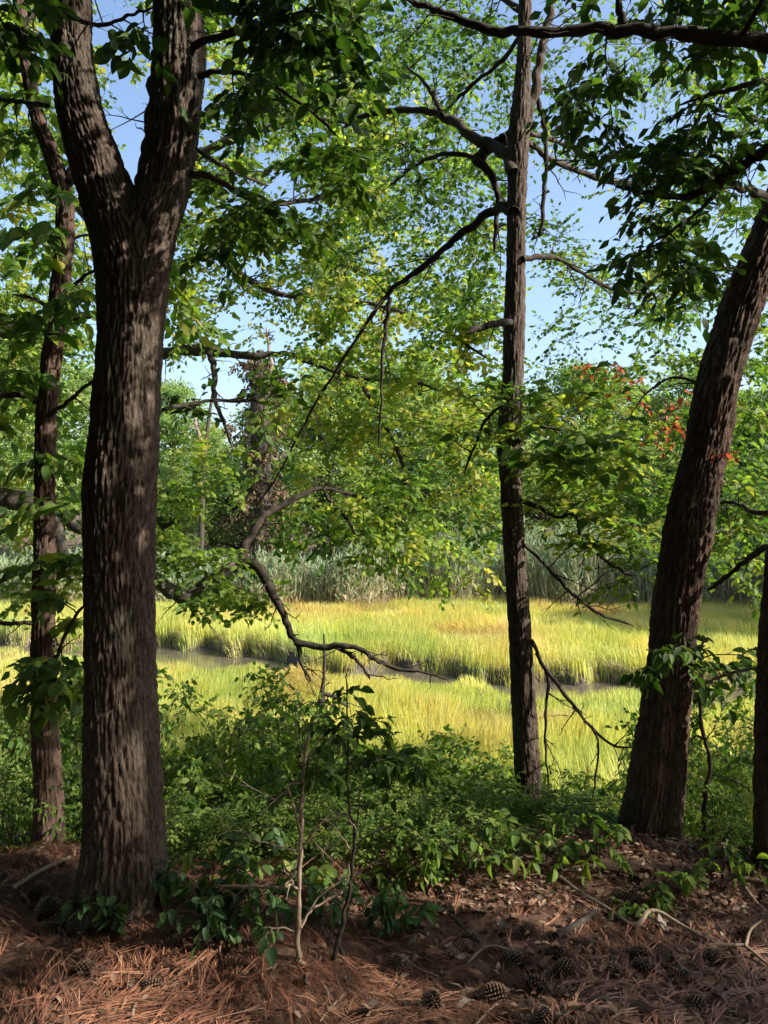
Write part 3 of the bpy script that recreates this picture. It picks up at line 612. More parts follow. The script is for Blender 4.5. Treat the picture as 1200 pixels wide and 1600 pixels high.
D8 = 11.0
mo = Tree('spreading_oak', (-3.9, 11, float(ground_h(-3.9, 11))), 'tall oak with sunny yellow-green foliage spreading behind the forked trunk', seed=18)
mo.limb('trunk', pathpx([(172, 1130), (175, 1020), (178, 880), (180, 750), (184, 600), (190, 450), (225, 320), (272, 180), (282, 40), (284, -150)], D8), np.array([26, 22, 20, 19, 18, 16, 13, 10, 6]) * D8 / F, 'bark_grey', n=160, ns=60, seed=14)
def mob(px, dep, rpx, m='bark_grey'): mo.trace('branch', px, dep, rpx, m, n=50, ns=12, amp=.005)
mob([(186, 600), (230, 560), (270, 550), (310, 546), (350, 552), (400, 556), (450, 553), (495, 572)], np.linspace(11, 10.5, 8), [13, 10, 8, 5, 3])
mob([(325, 548), (335, 580), (335, 620), (350, 660), (362, 698)], 10.6, [6, 4, 2])
mob([(190, 480), (260, 430), (330, 400), (380, 432), (440, 460), (500, 462)], np.linspace(11, 10, 6), [10, 8, 5, 3])
mob([(225, 320), (300, 250), (420, 200), (540, 190), (640, 230)], np.linspace(11, 9.5, 5), [10, 7, 3])
mob([(450, 553), (560, 590), (660, 600), (740, 640)], np.linspace(10.5, 9.5, 4), [4, 3, 2])
mob([(500, 462), (600, 480), (700, 520), (760, 560)], np.linspace(10, 9, 4), [4, 3, 2])
mob([(195, 400), (100, 300), (20, 220), (-80, 150)], np.linspace(11, 10.5, 4), [9, 5])
mob([(560, 590), (610, 680), (640, 760), (650, 840)], np.linspace(10, 9.5, 4), [4, 2])
rg = mo.rng
mo.colonise(np.vstack([zone(rg, 86, 270, 620, 340, 560, 9, 12.5), zone(rg, 64, 480, 800, 430, 640, 8.5, 12), zone(rg, 52, 540, 790, 620, 860, 8.5, 11.5), zone(rg, 70, 270, 620, 100, 380, 9, 12.5), zone(rg, 40, 440, 780, 20, 440, 10, 13),
                       zone(rg, 40, -40, 150, -20, 480, 9, 12), zone(rg, 18, 420, 620, 560, 760, 9, 11), zone(rg, 26, 280, 580, -40, 180, 9, 12), zone(rg, 14, 600, 790, 480, 700, 8.5, 10), zone(rg, 10, 110, 330, -20, 330, 9, 12)]), spray=.55, twigs=10, nleaf=8, size=.092, tint=.62, droop=.2, tspread=.2, tilt=1.0, flat=.35)
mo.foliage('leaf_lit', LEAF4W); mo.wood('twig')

rb = Tree('bank_tree', (5.9, 9.2, float(ground_h(5.9, 9.2))), 'leafy tree reaching in from the right edge behind the leaning trunk', seed=19)
rb.limb('trunk', np.array([[5.9, 9.2, -2.2], [5.8, 9.2, 0], [5.7, 9.2, 2.5], [5.8, 9.3, 5], [5.7, 9.3, 8]]), np.array([.2, .17, .15, .12, .06]), 'bark_grey', n=90, ns=40, seed=15)
for px_ in ([(1350, 700), (1250, 660), (1150, 640), (1050, 650), (960, 680)], [(1345, 480), (1240, 430), (1120, 420), (1000, 440)], [(1350, 850), (1250, 830), (1150, 830), (1080, 850)], [(1340, 260), (1240, 200), (1120, 180)]):
    rb.trace('branch', px_, np.linspace(9.2, 8.6, len(px_)), [9, 5, 2.5], 'twig', n=40, ns=10)
rg = rb.rng
rb.colonise(np.vstack([zone(rg, 22, 1000, 1210, 560, 760, 8, 10), zone(rg, 16, 1000, 1210, 760, 890, 8, 10), zone(rg, 20, 1000, 1210, 330, 580, 8, 10), zone(rg, 16, 1080, 1210, 80, 340, 8, 10), zone(rg, 14, 850, 1010, 560, 760, 8.5, 10)]), spray=.5, twigs=9, nleaf=8, size=.085, tint=.5, droop=.2, tilt=1.0, flat=.35)
rb.foliage('leaf_mid', LEAF4W); rb.wood('twig')


# ------------------------------------------------------------------ trees farther off, shrubs: prototypes that are copied
def proto_tree(seed, H, CW, clumps, per, leaf, mat, bark, low=.3):
    """trunk, limbs and crown meshes standing on the origin"""
    rng = np.random.default_rng(seed)
    tp = np.array([[0, 0, -.4], [0, 0, H * .2], [rng.normal(0, .02) * H, rng.normal(0, .02) * H, H * .45], [rng.normal(0, .03) * H, rng.normal(0, .03) * H, H * .7], [0, 0, H * .95]])
    v, q, bk = big_tube(tp, np.array([.026, .02, .016, .010, .003]) * H, 40, 16, amp=.01, w=.05, l=.3, seed=seed)
    trunk = mesh_obj('trunk', v, q, bark, bark=bk)
    cz = rng.uniform(low, 1, clumps) ** .85; th = rng.uniform(0, 2 * np.pi, clumps)
    prof = np.sin(np.clip((cz - low * .55) / (1.03 - low * .55), 0, 1) * np.pi) ** .6
    rr = CW * prof * rng.uniform(.35, 1, clumps)
    c = np.stack([rr * np.cos(th), rr * np.sin(th), cz * H], 1)
    base = catmull(tp, 40)
    M = 6; u = np.linspace(0, 1, M)[:, None]; paths = []
    for ci in c:
        z0 = max(.15 * H, ci[2] - .55 * np.hypot(ci[0], ci[1]) - .02 * H); a = base[np.argmin(np.abs(base[:, 2] - z0))]
        mid = (a + ci) / 2 + UP * .06 * H * rng.random() + rng.normal(0, .02, 3) * H
        paths.append((1 - u) ** 2 * a + 2 * u * (1 - u) * mid + u * u * ci)
    v, q, bk, _ = tubes(np.array(paths), np.broadcast_to(np.linspace(.006 * H, .001 * H, M), (clumps, M)), 5)
    limbs = mesh_obj('limbs', v, q, bark, bark=bk)
    cs = CW * rng.uniform(.14, .30, clumps)
    o = rng.normal(0, 1, (clumps, per, 3)); o = nrm(o) * rng.random((clumps, per, 1)) ** .45 * cs[:, None, None] * np.array([1.15, 1.15, .7])
    p = (c[:, None] + o + vnoise(c[:, None] + o * 2)[..., None] * .05).reshape(-1, 3)
    d = nrm(o.reshape(-1, 3) + rng.normal(0, .5, p.shape) * cs.mean() - UP * .1)
    n = nrm(UP * .8 + rng.normal(0, .6, p.shape) + nrm(o.reshape(-1, 3)) * .5)
    tn = np.clip(rng.normal(.5, .15, len(p)) + np.repeat(rng.normal(0, .16, clumps), per), 0, 1)
    v, f, k = leaves(p, d, n, leaf * rng.uniform(.6, 1.25, len(p)), LEAF2)
    crown = mesh_obj('crown', v, f, mat, tint=np.repeat(tn, k), smooth=False); crown['kind'] = 'stuff'; limbs['kind'] = 'stuff'
    return [trunk, limbs, crown]
def place(parts, name, loc, rz, sc, label, cat, group=None):
    t = thing(name, loc, label, cat, group); t.rotation_euler = (0, 0, rz); t.scale = sc if np.ndim(sc) else (sc, sc, sc)
    for p in parts:
        c = p.copy(); COL.objects.link(c); c.parent = t
    return t
def drop(parts):
    for p in parts: bpy.data.objects.remove(p)
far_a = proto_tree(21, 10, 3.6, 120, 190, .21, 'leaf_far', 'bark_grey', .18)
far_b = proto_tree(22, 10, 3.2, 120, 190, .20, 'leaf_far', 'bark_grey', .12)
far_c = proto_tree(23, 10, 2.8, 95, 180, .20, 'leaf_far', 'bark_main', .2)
thin_p = proto_tree(26, 10, 3.0, 22, 120, .16, 'leaf_mid', 'bark_main', .35)  # sparse crown, shaped to let sun patches through to the foreground
tall_p = proto_tree(27, 10, 3.4, 85, 150, .15, 'leaf_mid', 'bark_main', .5)  # high crown, shaped to block overhead sky but pass the low sun
wood_p = proto_tree(24, 10, 3.0, 34, 130, .17, 'leaf_mid', 'bark_main', .3)
def far(pr, px, d, rz, s, label, w=1.0):
    x = (px - 600) / F * d
    place(pr, 'far_tree', (x, d, float(ground_h(x, d)) - .1), rz, (s * w, s * w, s), label, 'tree', 'trees beyond the reeds')
far(far_a, 60, 36, .3, 1.15, 'broad green tree beyond the reeds, glimpsed left of the forked trunk', 1.1)
far(far_b, 265, 40, 1.9, .9, 'low hazy tree beyond the marsh just right of the forked trunk')
far(far_c, 330, 52, 4.1, .8, 'small pale tree far off below the gap of sky')
far(far_a, 520, 37, 2.6, .95, 'bushy green tree beyond the reeds, right of the vine-clad snag', .95)
far(far_b, 650, 39, .9, 1.0, 'dense green tree beyond the reeds, left of the straight trunk')
far(far_a, 780, 44, 5.2, .98, 'tall green tree beyond the reeds, directly behind the straight trunk', .9)
far(far_b, 905, 40, 3.3, .98, 'rounded pale green tree beyond the reeds, right of the straight trunk')
far(far_c, 985, 46, 1.2, .98, 'bluish green tree beyond the reeds, left of the leaning trunk', 1.2)
far(far_a, 1090, 42, 4.4, 1.0, 'green tree beyond the reeds, behind the leaning trunk', 1.1)
far(far_b, 1230, 38, 2.2, .85, 'green tree beyond the reeds at the right edge')
far(far_a, -60, 30, 1.0, 1.2, 'tall tree beyond the marsh at the left edge')
far(far_c, 190, 44, .6, .9, 'green tree beyond the reeds, behind the forked trunk', 1.2)
far(far_b, 440, 47, 2.0, .95, 'hazy tree far behind the vine-clad snag', 1.2)
far(far_c, 590, 46, 5.5, 1.05, 'tall tree far back between snag and straight trunk', 1.2)
far(far_a, 720, 36, 3.9, .62, 'low bushy tree just behind the reeds, left of the straight trunk', 1.3)
far(far_c, 850, 37, 2.9, .60, 'low bushy tree just behind the reeds, right of the straight trunk', 1.5)
far(far_b, 1030, 38, .2, .58, 'low bushy tree just behind the reeds, by the leaning trunk', 1.5)
far(far_a, 1160, 40, 5.9, .85, 'low bushy tree just behind the reeds at the right', 1.3)
far(far_c, 560, 35.5, .4, .5, 'low bushy tree just behind the reeds, left of centre', 1.6)
far(far_a, 380, 38, 1.5, .46, 'low bushy tree just behind the reeds, below the snag top', 1.6)
far(far_b, 250, 36, 3.6, .5, 'low bushy tree just behind the reeds, beside the forked trunk', 1.5)
for (x_, y_, s_, r_, lb_) in ((18.5, 20.5, .95, .7, 'tree right of the marsh, outside the view, nearer one'), (21.5, 24.5, 1.05, 2.7, 'tree right of the marsh, outside the view, farther one'), (17.5, 25.5, .8, 4.7, 'smaller tree right of the marsh, outside the view')):
    place(far_a, 'marsh_edge_tree', (x_, y_, float(ground_h(x_, y_)) - .1), r_, s_, lb_, 'tree', 'trees right of the marsh')
rt = np.random.default_rng(25); NT = 42000
tx = rt.uniform(-48, 48, NT); ty = 42 + 30 * rt.random(NT) ** 1.5; tz = ground_h(tx, ty) + (2.2 + 3.2 * vnoise(np.stack([tx * .28, ty * .1, 0 * tx], 1))) * rt.random(NT) ** .7
tv, tf, tk = leaves(np.stack([tx, ty, tz], 1), rt.normal(0, 1, (NT, 3)), nrm(UP * .6 + rt.normal(0, .8, (NT, 3))), rt.uniform(.2, .42, NT), LEAF2)
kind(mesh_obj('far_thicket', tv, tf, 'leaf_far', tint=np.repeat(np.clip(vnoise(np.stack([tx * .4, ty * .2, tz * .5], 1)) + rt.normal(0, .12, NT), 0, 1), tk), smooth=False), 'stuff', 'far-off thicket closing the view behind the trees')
# unseen rest of the wood, beside and behind the camera, added for foreground shade
woods = [(7.5, 0.3, .76, 0.15), (10.5, 2.6, .74, 2.4), (5.6, -2.6, .7, 4.0), (12.5, -1.5, .95, 5.0), (15.0, 3.5, .6, .4), (-5.5, -3, .95, 2.2), (0.5, -5.5, 1.0, 3.1), (-8.5, 1.5, 1.0, 5.6), (5.2, 6.5, .36, 1.5), (17.0, 0.5, 1.05, .7), (-2.5, -8.5, 1.1, 1.2), (5, -8, 1.1, 2.9), (10, -6.5, 1.1, .2), (10.2, -1.6, .86, 1.0), (-2.4, -2.6, .8, 3.3), (1.9, -2.9, .75, 0.9), (-4.6, 0.6, .7, 4.4), (-0.6, -1.9, .62, 2.0)]
WL = ['wood tree right of the camera, beyond the edge trunk', 'second wood tree out to the right on the bank', 'wood tree behind the camera on the right', 'taller wood tree far out to the right', 'wood tree on the right bank near the marsh',
      'wood tree behind the camera on the left', 'wood tree straight behind the camera', 'wood tree out to the left of the bank', 'small wood tree on the slope right of the leaning trunk', 'farthest wood tree to the right', 'wood tree deep behind the camera', 'wood tree deep behind on the right', 'wood tree far behind on the right', 'slim wood tree out to the right behind the nearest one', 'wood tree close behind the camera on the left', 'wood tree close behind the camera on the right', 'wood tree on the bank left of the slender tree', 'low wood tree right behind the camera']
for (x, y, s, rz), lb in zip(woods, WL):
    place(thin_p if x in (7.5, 10.2) else wood_p if x > 3 else far_a, 'wood_tree', (x, y, float(ground_h(x, y)) - .1), rz, s, lb, 'tree', 'trees of the surrounding wood')
WB = ['tall tree of the wood just behind the viewer, slightly left', 'tall tree of the wood just behind the viewer on the right', 'tall tree of the wood level with the viewer on the left', 'tall tree of the wood behind the viewer, well to the left', 'tall tree of the wood deep behind the viewer, left of centre',
      'tall tree of the wood deep straight behind the viewer', 'tall tree of the wood deep behind the viewer, right of centre', 'tall tree of the wood in the deep left corner behind', 'tall tree of the wood in the deep right corner behind', 'tall tree of the wood far out to the left',
      'tall tree of the wood far left, level with the forked trunk', 'tall tree of the wood far left on the slope', 'high-crowned tree of the wood closing the canopy above the viewer', 'high-crowned tree of the wood closing the canopy to the right behind']
for i, (x, y, s_) in enumerate([(-1.4, -3.4, 1.3), (2.6, -4.4, 1.25), (-4.8, -1.2, 1.2), (-7.5, -5, 1.3), (-3.5, -12, 1.4), (1.5, -10, 1.4), (7, -12, 1.4), (-9, -10, 1.4), (12, -11, 1.3), (-12, -2, 1.3), (-13, 4, 1.2), (-10.5, 7, 1.0),  # unseen trees added around the viewer to darken the foreground
                             (-.6, -1.2, 1.2), (2.2, -1.6, 1.1)]):
    place(tall_p if i > 11 else far_a if i % 2 else far_b, 'wood_tree', (x, y, float(ground_h(x, y)) - .1), i * 1.7, s_,
          WB[i], 'tree', 'trees of the surrounding wood')
drop(far_a); drop(far_b); drop(far_c); drop(wood_p); drop(thin_p); drop(tall_p)

# vine-clad snag and a bare far trunk
d = 33.5; x = (408 - 600) / F * d
sn = Tree('vine_clad_snag', (x, d, float(ground_h(x, d))), 'broken dead trunk wrapped in brownish vines beyond the marsh', 'dead tree', seed=31)
sn.limb('trunk', pathpx([(410, 965), (410, 860), (411, 760), (409, 680), (406, 610), (410, 570), (405, 548)], d), np.array([17, 15, 14, 14, 13, 10, 4]) * d / F, 'bark_grey', n=80, ns=40, amp=.03, w=.1, l=.5, lump=.08)
for px in ([(415, 640), (424, 590), (420, 540), (416, 510)], [(400, 700), (380, 690), (360, 700)], [(420, 720), (440, 715), (455, 700)]): sn.trace('branch', px, d, [4, 3, 1.5], 'bark_pale', n=24, ns=8)
sn.colonise(np.array([P(sn.rng.normal(410, 20), sn.rng.uniform(560, 900), d + sn.rng.normal(0, .5)) for _ in range(150)]), spray=.7, twigs=7, nleaf=8, size=.2, tint=.5, droop=.8, tilt=1)
sn.foliage('vine', LEAF2, 'vine_leaves'); sn.wood('twig', 'vines')
d = 30.0; x = (318 - 600) / F * d
sn = Tree('bare_tree', (x, d, float(ground_h(x, d))), 'thin pale bare trunk standing beyond the marsh under the sky gap', 'dead tree', seed=32)
sn.limb('trunk', pathpx([(312, 960), (314, 860), (317, 760), (322, 690), (330, 630), (338, 580)], d), np.array([5, 4.5, 4, 3.5, 2.5, 1.5]) * d / F, 'bark_grey', n=40, ns=12, amp=.01, w=.06, l=.3)
sn.trace('branch', [(320, 700), (306, 660), (300, 620)], d, [3, 1.5], 'bark_pale', n=16, ns=6); sn.wood('bark_pale')

# dead stem standing on the slope
d = 6.9; x = (505 - 600) / F * d
sn = Tree('dead_sapling', (x, d, float(ground_h(x, d))), 'thin grey dead stem with broken base standing in the shrubs below the bare bough', 'dead sapling', seed=33)
sn.limb('stem', pathpx([(502, 1330), (503, 1200), (504, 1140), (502, 1100), (506, 1060), (507, 1030), (506, 990)], d), np.array([9, 8.5, 8, 6, 2.6, 2.2, 1.2]) * d / F, 'bark_grey', n=50, ns=16, amp=.004)
sn.trace('branch', [(505, 1085), (520, 1088), (535, 1098), (545, 1105)], 6.9, [3.5, 2], 'bark_grey', n=16, ns=8); sn.wood('bark_grey')

# ------------------------------------------------------------------ shrubs on the slope
def proto_shrub(seed, n_st, n_t, size, tint):
    rng = np.random.default_rng(seed)
    t = Tree('shrub_seed', (0, 0, 0), '-', '-', seed=seed)
    for i in range(n_st):
        a = rng.uniform(0, 6.28); l = rng.uniform(.5, .95); rr = rng.uniform(.1, .55)
        pts = np.array([[.05 * math.cos(a), .05 * math.sin(a), -.1], [rr * .4 * math.cos(a), rr * .4 * math.sin(a), l * .45], [rr * math.cos(a + .3), rr * math.sin(a + .3), l]])
        t.tw.append((catmull(pts, 10)[None], np.linspace(.011, .003, 10)[None], 5)); t.add_nodes(catmull(pts, 10), np.linspace(.011, .003, 10))
    th = rng.uniform(0, 6.28, n_t); rr = .75 * np.sqrt(rng.random(n_t)); z = .12 + .95 * rng.random(n_t) ** .8 * (1 - .35 * rr ** 2)
    t.colonise(np.stack([rr * np.cos(th), rr * np.sin(th), z], 1), spray=.24, twigs=7, nleaf=6, size=size, tint=tint, droop=.25, rmax=.006, tilt=.7, flat=.35, tspread=.2)
    w = t.wood('twig', 'stems'); f = t.foliage('leaf_shrub'); w.parent = None; f.parent = None; bpy.data.objects.remove(t.root)
    return [w, f]
sh = [proto_shrub(41, 9, 60, .065, .5), proto_shrub(42, 8, 52, .055, .65), proto_shrub(43, 10, 64, .05, .4), proto_shrub(44, 7, 40, .08, .55)]
SH = [  # pixel column, depth, width, pixel row of the top, prototype, label
 (300, 5.0, 1.0, 1082, 2, 'rounded small-leaved shrub just right of the forked trunk'),
 (390, 5.6, 1.05, 1068, 2, 'shrub in front of the marsh with its rounded top against the grass'),
 (460, 6.2, .85, 1100, 0, 'bright shrub behind the bare saplings'),
 (260, 4.0, .6, 1210, 3, 'low broad-leaved shrub at the foot of the forked trunk'),
 (360, 4.1, .7, 1215, 0, 'leafy shrub on the brow left of the bare saplings'),
 (455, 4.15, .65, 1220, 3, 'broad-leaved shrub directly behind the bare saplings'),
 (545, 4.2, .7, 1225, 0, 'bright green shrub right behind the leafy sapling'),
 (640, 4.1, .7, 1205, 3, 'broad-leaved shrub in the middle of the brow'),
 (735, 4.4, .7, 1190, 1, 'light green shrub left of the straight trunk'),
 (690, 5.3, .85, 1165, 1, 'taller light shrub on the slope left of the straight trunk'),
 (610, 5.9, .8, 1175, 0, 'shrub on the slope under the leafy sapling top'),
 (780, 4.0, .5, 1255, 3, 'low shrub at the foot of the straight trunk'),
 (880, 4.4, .6, 1235, 1, 'fresh green shrub between the straight and the leaning trunk'),
 (945, 4.9, .6, 1240, 0, 'shrub left of the leaning trunk on the slope'),
 (1110, 4.6, .8, 1130, 2, 'dark shrub right of the leaning trunk'),
 (1165, 5.4, 1.0, 1085, 1, 'taller shrub near the right edge behind the crooked sapling'),
 (1130, 3.95, .5, 1240, 2, 'low feathery shrub on the brow between leaning trunk and right edge'),
 (1190, 4.2, .55, 1215, 0, 'low shrub behind the trunk at the right edge'),
 (20, 4.4, .8, 1130, 2, 'dark shrub at the left edge behind the slender tree'),
 (110, 4.6, .7, 1120, 0, 'shrub between the slender tree and the forked trunk'),
 (30, 5.4, 1.0, 1060, 2, 'tall dark shrub on the slope at the left edge'),
 (130, 3.95, .45, 1230, 3, 'low shrub half hidden behind the forked trunk'),
 (510, 5.0, .8, 1185, 3, 'shaded shrub on the slope between the two saplings'),
 (1060, 5.6, .8, 1150, 0, 'shrub hidden low behind the leaning trunk'),
 (300, 3.55, .42, 1265, 1, 'low light-leaved shrub at the brow right of the forked trunk'),
 (410, 3.5, .42, 1270, 1, 'low light-leaved shrub at the brow behind the bare sapling'),
 (590, 3.5, .42, 1268, 1, 'low light-leaved shrub at the brow right of the leafy sapling'),
 (690, 3.5, .42, 1265, 1, 'low light-leaved shrub at the brow above the dark litter'),
 (760, 4.6, .6, 1200, 0, 'shrub pressed against the left side of the straight trunk'),
 (560, 4.9, .8, 1180, 1, 'light-leaved shrub on the slope behind the leafy sapling'),
 (430, 4.9, .8, 1140, 1, 'light-leaved shrub on the slope left of the leafy sapling'),
 (330, 4.5, .7, 1150, 0, 'broad shrub on the slope beside the forked trunk'),
 (500, 3.5, .4, 1275, 3, 'low broad-leaved shrub at the brow between the two saplings'),
 (640, 3.45, .36, 1290, 3, 'low broad-leaved shrub at the brow just right of centre'),
 (770, 3.55, .42, 1270, 1, 'low light-leaved shrub at the brow left of the straight trunk foot'),
 (860, 3.6, .4, 1275, 0, 'low shrub at the brow right of the straight trunk foot'),
 (350, 3.5, .36, 1300, 3, 'low broad-leaved shrub at the brow left of the bare sapling'),
 (1110, 3.6, .4, 1255, 0, 'low shrub right of the leaning trunk foot'),
 (20, 3.75, .5, 1210, 2, 'low dark shrub at the left edge beside the slender tree'),
 (910, 3.7, .4, 1285, 3, 'low broad-leaved shrub left of the leaning trunk foot'),
 (820, 5.2, .7, 1225, 2, 'low shrub on the slope behind the straight trunk'),
]
for i, (px, d, w, top, k, lb) in enumerate(SH):
    x = (px - 600) / F * d; z0 = float(ground_h(x, d)) - .05; h = (P(px, top - 24, d)[2] - z0) / 1.04
    place(sh[k], 'shrub', (x, d, z0), i * 2.4, (w, w, h), lb, 'shrub', 'shrubs along the bank')
for s_ in sh: drop(s_)

# ------------------------------------------------------------------ saplings, seedlings
def sapling(name, base, label, stems, targets, mat, seed, spray=.12, size=.05, bark='twig_pale', cat='sapling', twigs=4, nleaf=4, droop=.4, group=None):
    t = Tree(name, base, label, cat, group, seed)
    for px, dep, rpx, m in stems: t.trace('stem', px, dep, [q * .68 for q in rpx], m, n=36, ns=8, amp=.001, bare=.5)
    if len(targets):
        t.colonise(targets, spray=spray, twigs=twigs, nleaf=nleaf, size=size, droop=droop, rmax=.004)
        rest = t.single_leaves(mat, 300, minpx=4)
    t.wood(bark)
    return t
b = on_ground(465, 1503); d = b[1]
sapling('bare_sapling', b, 'nearly leafless pale sapling with a spreading root foot, front centre', [
    ([(466, 1515), (466, 1470), (467, 1400), (470, 1330), (471, 1260), (474, 1210), (480, 1160), (488, 1130)], d, [8, 5.5, 5, 4, 2.5], 'twig_pale'),
    ([(470, 1390), (455, 1382), (440, 1387), (380, 1385), (340, 1383)], [d, d, d, d + .1, d + .15], [4, 2.5], 'twig_pale'),
    ([(440, 1387), (458, 1370), (468, 1352)], d, [3.5, 3], 'twig_pale'),
    ([(470, 1300), (462, 1270), (456, 1250), (450, 1230), (474, 1222)], d - .02, [3, 2], 'twig_pale'),
    ([(476, 1320), (490, 1300), (505, 1285), (530, 1278)], d, [2.5, 1.5], 'twig_pale'),
    ([(470, 1450), (490, 1420), (530, 1395), (560, 1365), (586, 1345)], [d, d + .05, d + .1, d + .1, d + .1], [3, 2.5, 2], 'twig_pale'),
    ([(472, 1440), (500, 1400), (540, 1370), (545, 1350)], d + .08, [3, 2], 'twig_pale'),
    ([(466, 1500), (440, 1510), (425, 1525)], d, [6, 2], 'twig_pale'), ([(466, 1500), (485, 1512), (505, 1530)], d - .02, [6, 2], 'twig_pale'),
    ([(462, 1330), (420, 1318), (400, 1316)], d, [2.5, 1.5], 'twig_pale'), ([(475, 1200), (465, 1150), (462, 1120)], d, [1.8, 1], 'twig_pale'), ([(483, 1150), (470, 1110), (466, 1080)], d, [1.8, 1], 'twig_pale')],
    np.array([P(410, 1450, d), P(430, 1210, d + .1), P(440, 1240, d)]), 'leaf_ground_single', 51)
b = on_ground(520, 1508); d = b[1]
rg = np.random.default_rng(52)
sapling('leafy_sapling', b, 'thin dark-leaved sapling standing against the bright marsh, front centre', [
    ([(518, 1520), (525, 1480), (536, 1440), (546, 1390), (551, 1340), (554, 1300), (546, 1260), (543, 1200), (543, 1120), (541, 1070), (540, 1050)], d, [5, 5, 4, 3, 2.2, 1.5], 'twig'),
    ([(540, 1505), (530, 1470), (536, 1440)], d + .02, [4, 4], 'twig'),
    ([(552, 1310), (558, 1280), (562, 1250), (566, 1215)], d, [2.5, 1.2], 'twig'),
    ([(550, 1330), (535, 1310), (520, 1290), (500, 1278)], d, [2, 1.2], 'twig_pale'), ([(556, 1295), (545, 1280), (540, 1270)], d - .03, [2, 1], 'twig_pale')],
    np.vstack([zone(rg, 5, 480, 560, 1125, 1150, d - .1, d + .2), zone(rg, 6, 560, 620, 1110, 1150, d - .1, d + .2), zone(rg, 2, 535, 555, 1050, 1100, d, d + .1), zone(rg, 9, 550, 620, 1165, 1215, d - .1, d + .2), zone(rg, 5, 480, 540, 1180, 1210, d - .1, d + .2), zone(rg, 5, 600, 660, 1170, 1230, d, d + .3)]),
    'leaf_near_single', 52, spray=.09, size=.042, bark='twig')
b = on_ground(1102, 1330); d = 3.75
x0 = (1102 - 600) / F * d
rg = np.random.default_rng(53)
sapling('crooked_sapling', np.array([x0, d, float(ground_h(x0, d))]), 'crooked dark-leaved sapling between the leaning trunk and the right edge', [
    ([(1101, 1380), (1101, 1300), (1102, 1240), (1110, 1185), (1100, 1155), (1095, 1120), (1094, 1070), (1096, 1010), (1110, 1000)], d, [6, 5.5, 5, 4, 3], 'twig'),
    ([(1100, 1155), (1085, 1150), (1080, 1165)], d, [3, 2], 'twig'), ([(1096, 1040), (1060, 1030), (1030, 1020), (1010, 1015)], [d, d - .2, d - .35, d - .4], [3, 2], 'twig')],
    np.vstack([zone(rg, 7, 1095, 1180, 995, 1060, 3.4, 3.9), zone(rg, 6, 1010, 1090, 990, 1050, 3.15, 3.4), zone(rg, 2, 1090, 1115, 1060, 1090, 3.6, 3.8)]), 'leaf_near_single', 53, spray=.13, size=.06, bark='twig')
# small plants on the forest floor
SEED = [(300, 1432, 120, 26, 'leaf_ground_single', 'dark glossy seedling clump spreading right of the forked trunk foot'),
        (395, 1440, 90, 24, 'leaf_ground_single', 'dark glossy seedling left of the bare sapling'),
        (190, 1462, 70, 16, 'leaf_ground_single', 'low dark plant in front of the forked trunk foot'),
        (270, 1480, 90, 10, 'leaf_ground_single', 'flat dark plant lying in front of the seedling clump'),
        (640, 1462, 70, 20, 'leaf_ground_single', 'dark seedling right of the leafy sapling'),
        (350, 1470, 60, 12, 'leaf_ground_single', 'dark glossy seedling beside the dark fallen branch'),
        (235, 1420, 60, 14, 'leaf_ground_single', 'light-tipped seedling against the base of the forked trunk'),
        (505, 1440, 60, 14, 'leaf_ground_single', 'dark seedling between the two saplings'),
        (585, 1400, 60, 14, 'leaf_shrub_single', 'green seedling below the brow shrubs'),
        (1045, 1425, 55, 12, 'leaf_shrub_single', 'small bright seedling in front of the leaning trunk'),
        (980, 1436, 36, 8, 'leaf_shrub_single', 'tiny seedling left of the small bright one'),
        (935, 1360, 80, 22, 'leaf_shrub_single', 'sunlit yellow-green seedling left of the leaning trunk foot'),
        (850, 1358, 90, 26, 'leaf_shrub_single', 'sunlit leafy seedling beside the fallen log'),
        (735, 1376, 90, 26, 'leaf_shrub_single', 'seedling patch on the brow left of the straight trunk'),
        (660, 1384, 80, 20, 'leaf_shrub_single', 'green seedling on the brow in the middle'),
        (1130, 1385, 70, 18, 'leaf_shrub_single', 'feathery seedling left of the edge trunk'),
        (430, 1400, 80, 18, 'leaf_shrub_single', 'green seedling behind the bare sapling'),
        (330, 1398, 80, 16, 'leaf_shrub_single', 'green seedling on the brow right of the forked trunk')]
for i, (px, py, hp, nl, m, lb) in enumerate(SEED):
    b = on_ground(px, py); d = b[1]; rg = np.random.default_rng(60 + i); h = hp * d / F
    t = Tree('seedling', b, lb, 'seedling', 'seedlings on the forest floor', 60 + i)
    ns = max(2, nl // 7)
    for k in range(ns):
        a = rg.uniform(0, 6.28); rr = h * rg.uniform(.3, .9)
        tip = b + np.array([rr * math.cos(a), rr * math.sin(a) * .6, h * rg.uniform(.45, 1.0)])
        pts = np.array([b - [0, 0, .02], b + (tip - b) * .5 + [0, 0, h * .15], tip])
        t.limb('stem', pts, np.array([.0035, .0025, .0015]), 'twig', n=10, ns=5, amp=0, lump=0)
    tg = np.stack([b[0] + rg.normal(0, h * .65, nl // 2), b[1] + rg.normal(0, h * .35, nl // 2), b[2] + h * rg.uniform(.25, .95, nl // 2)], 1)
    t.colonise(tg, spray=h * .35, twigs=2, nleaf=4, size=.052, droop=.5, rmax=.003)
    t.single_leaves(m, 140, minpx=2); t.wood('twig')

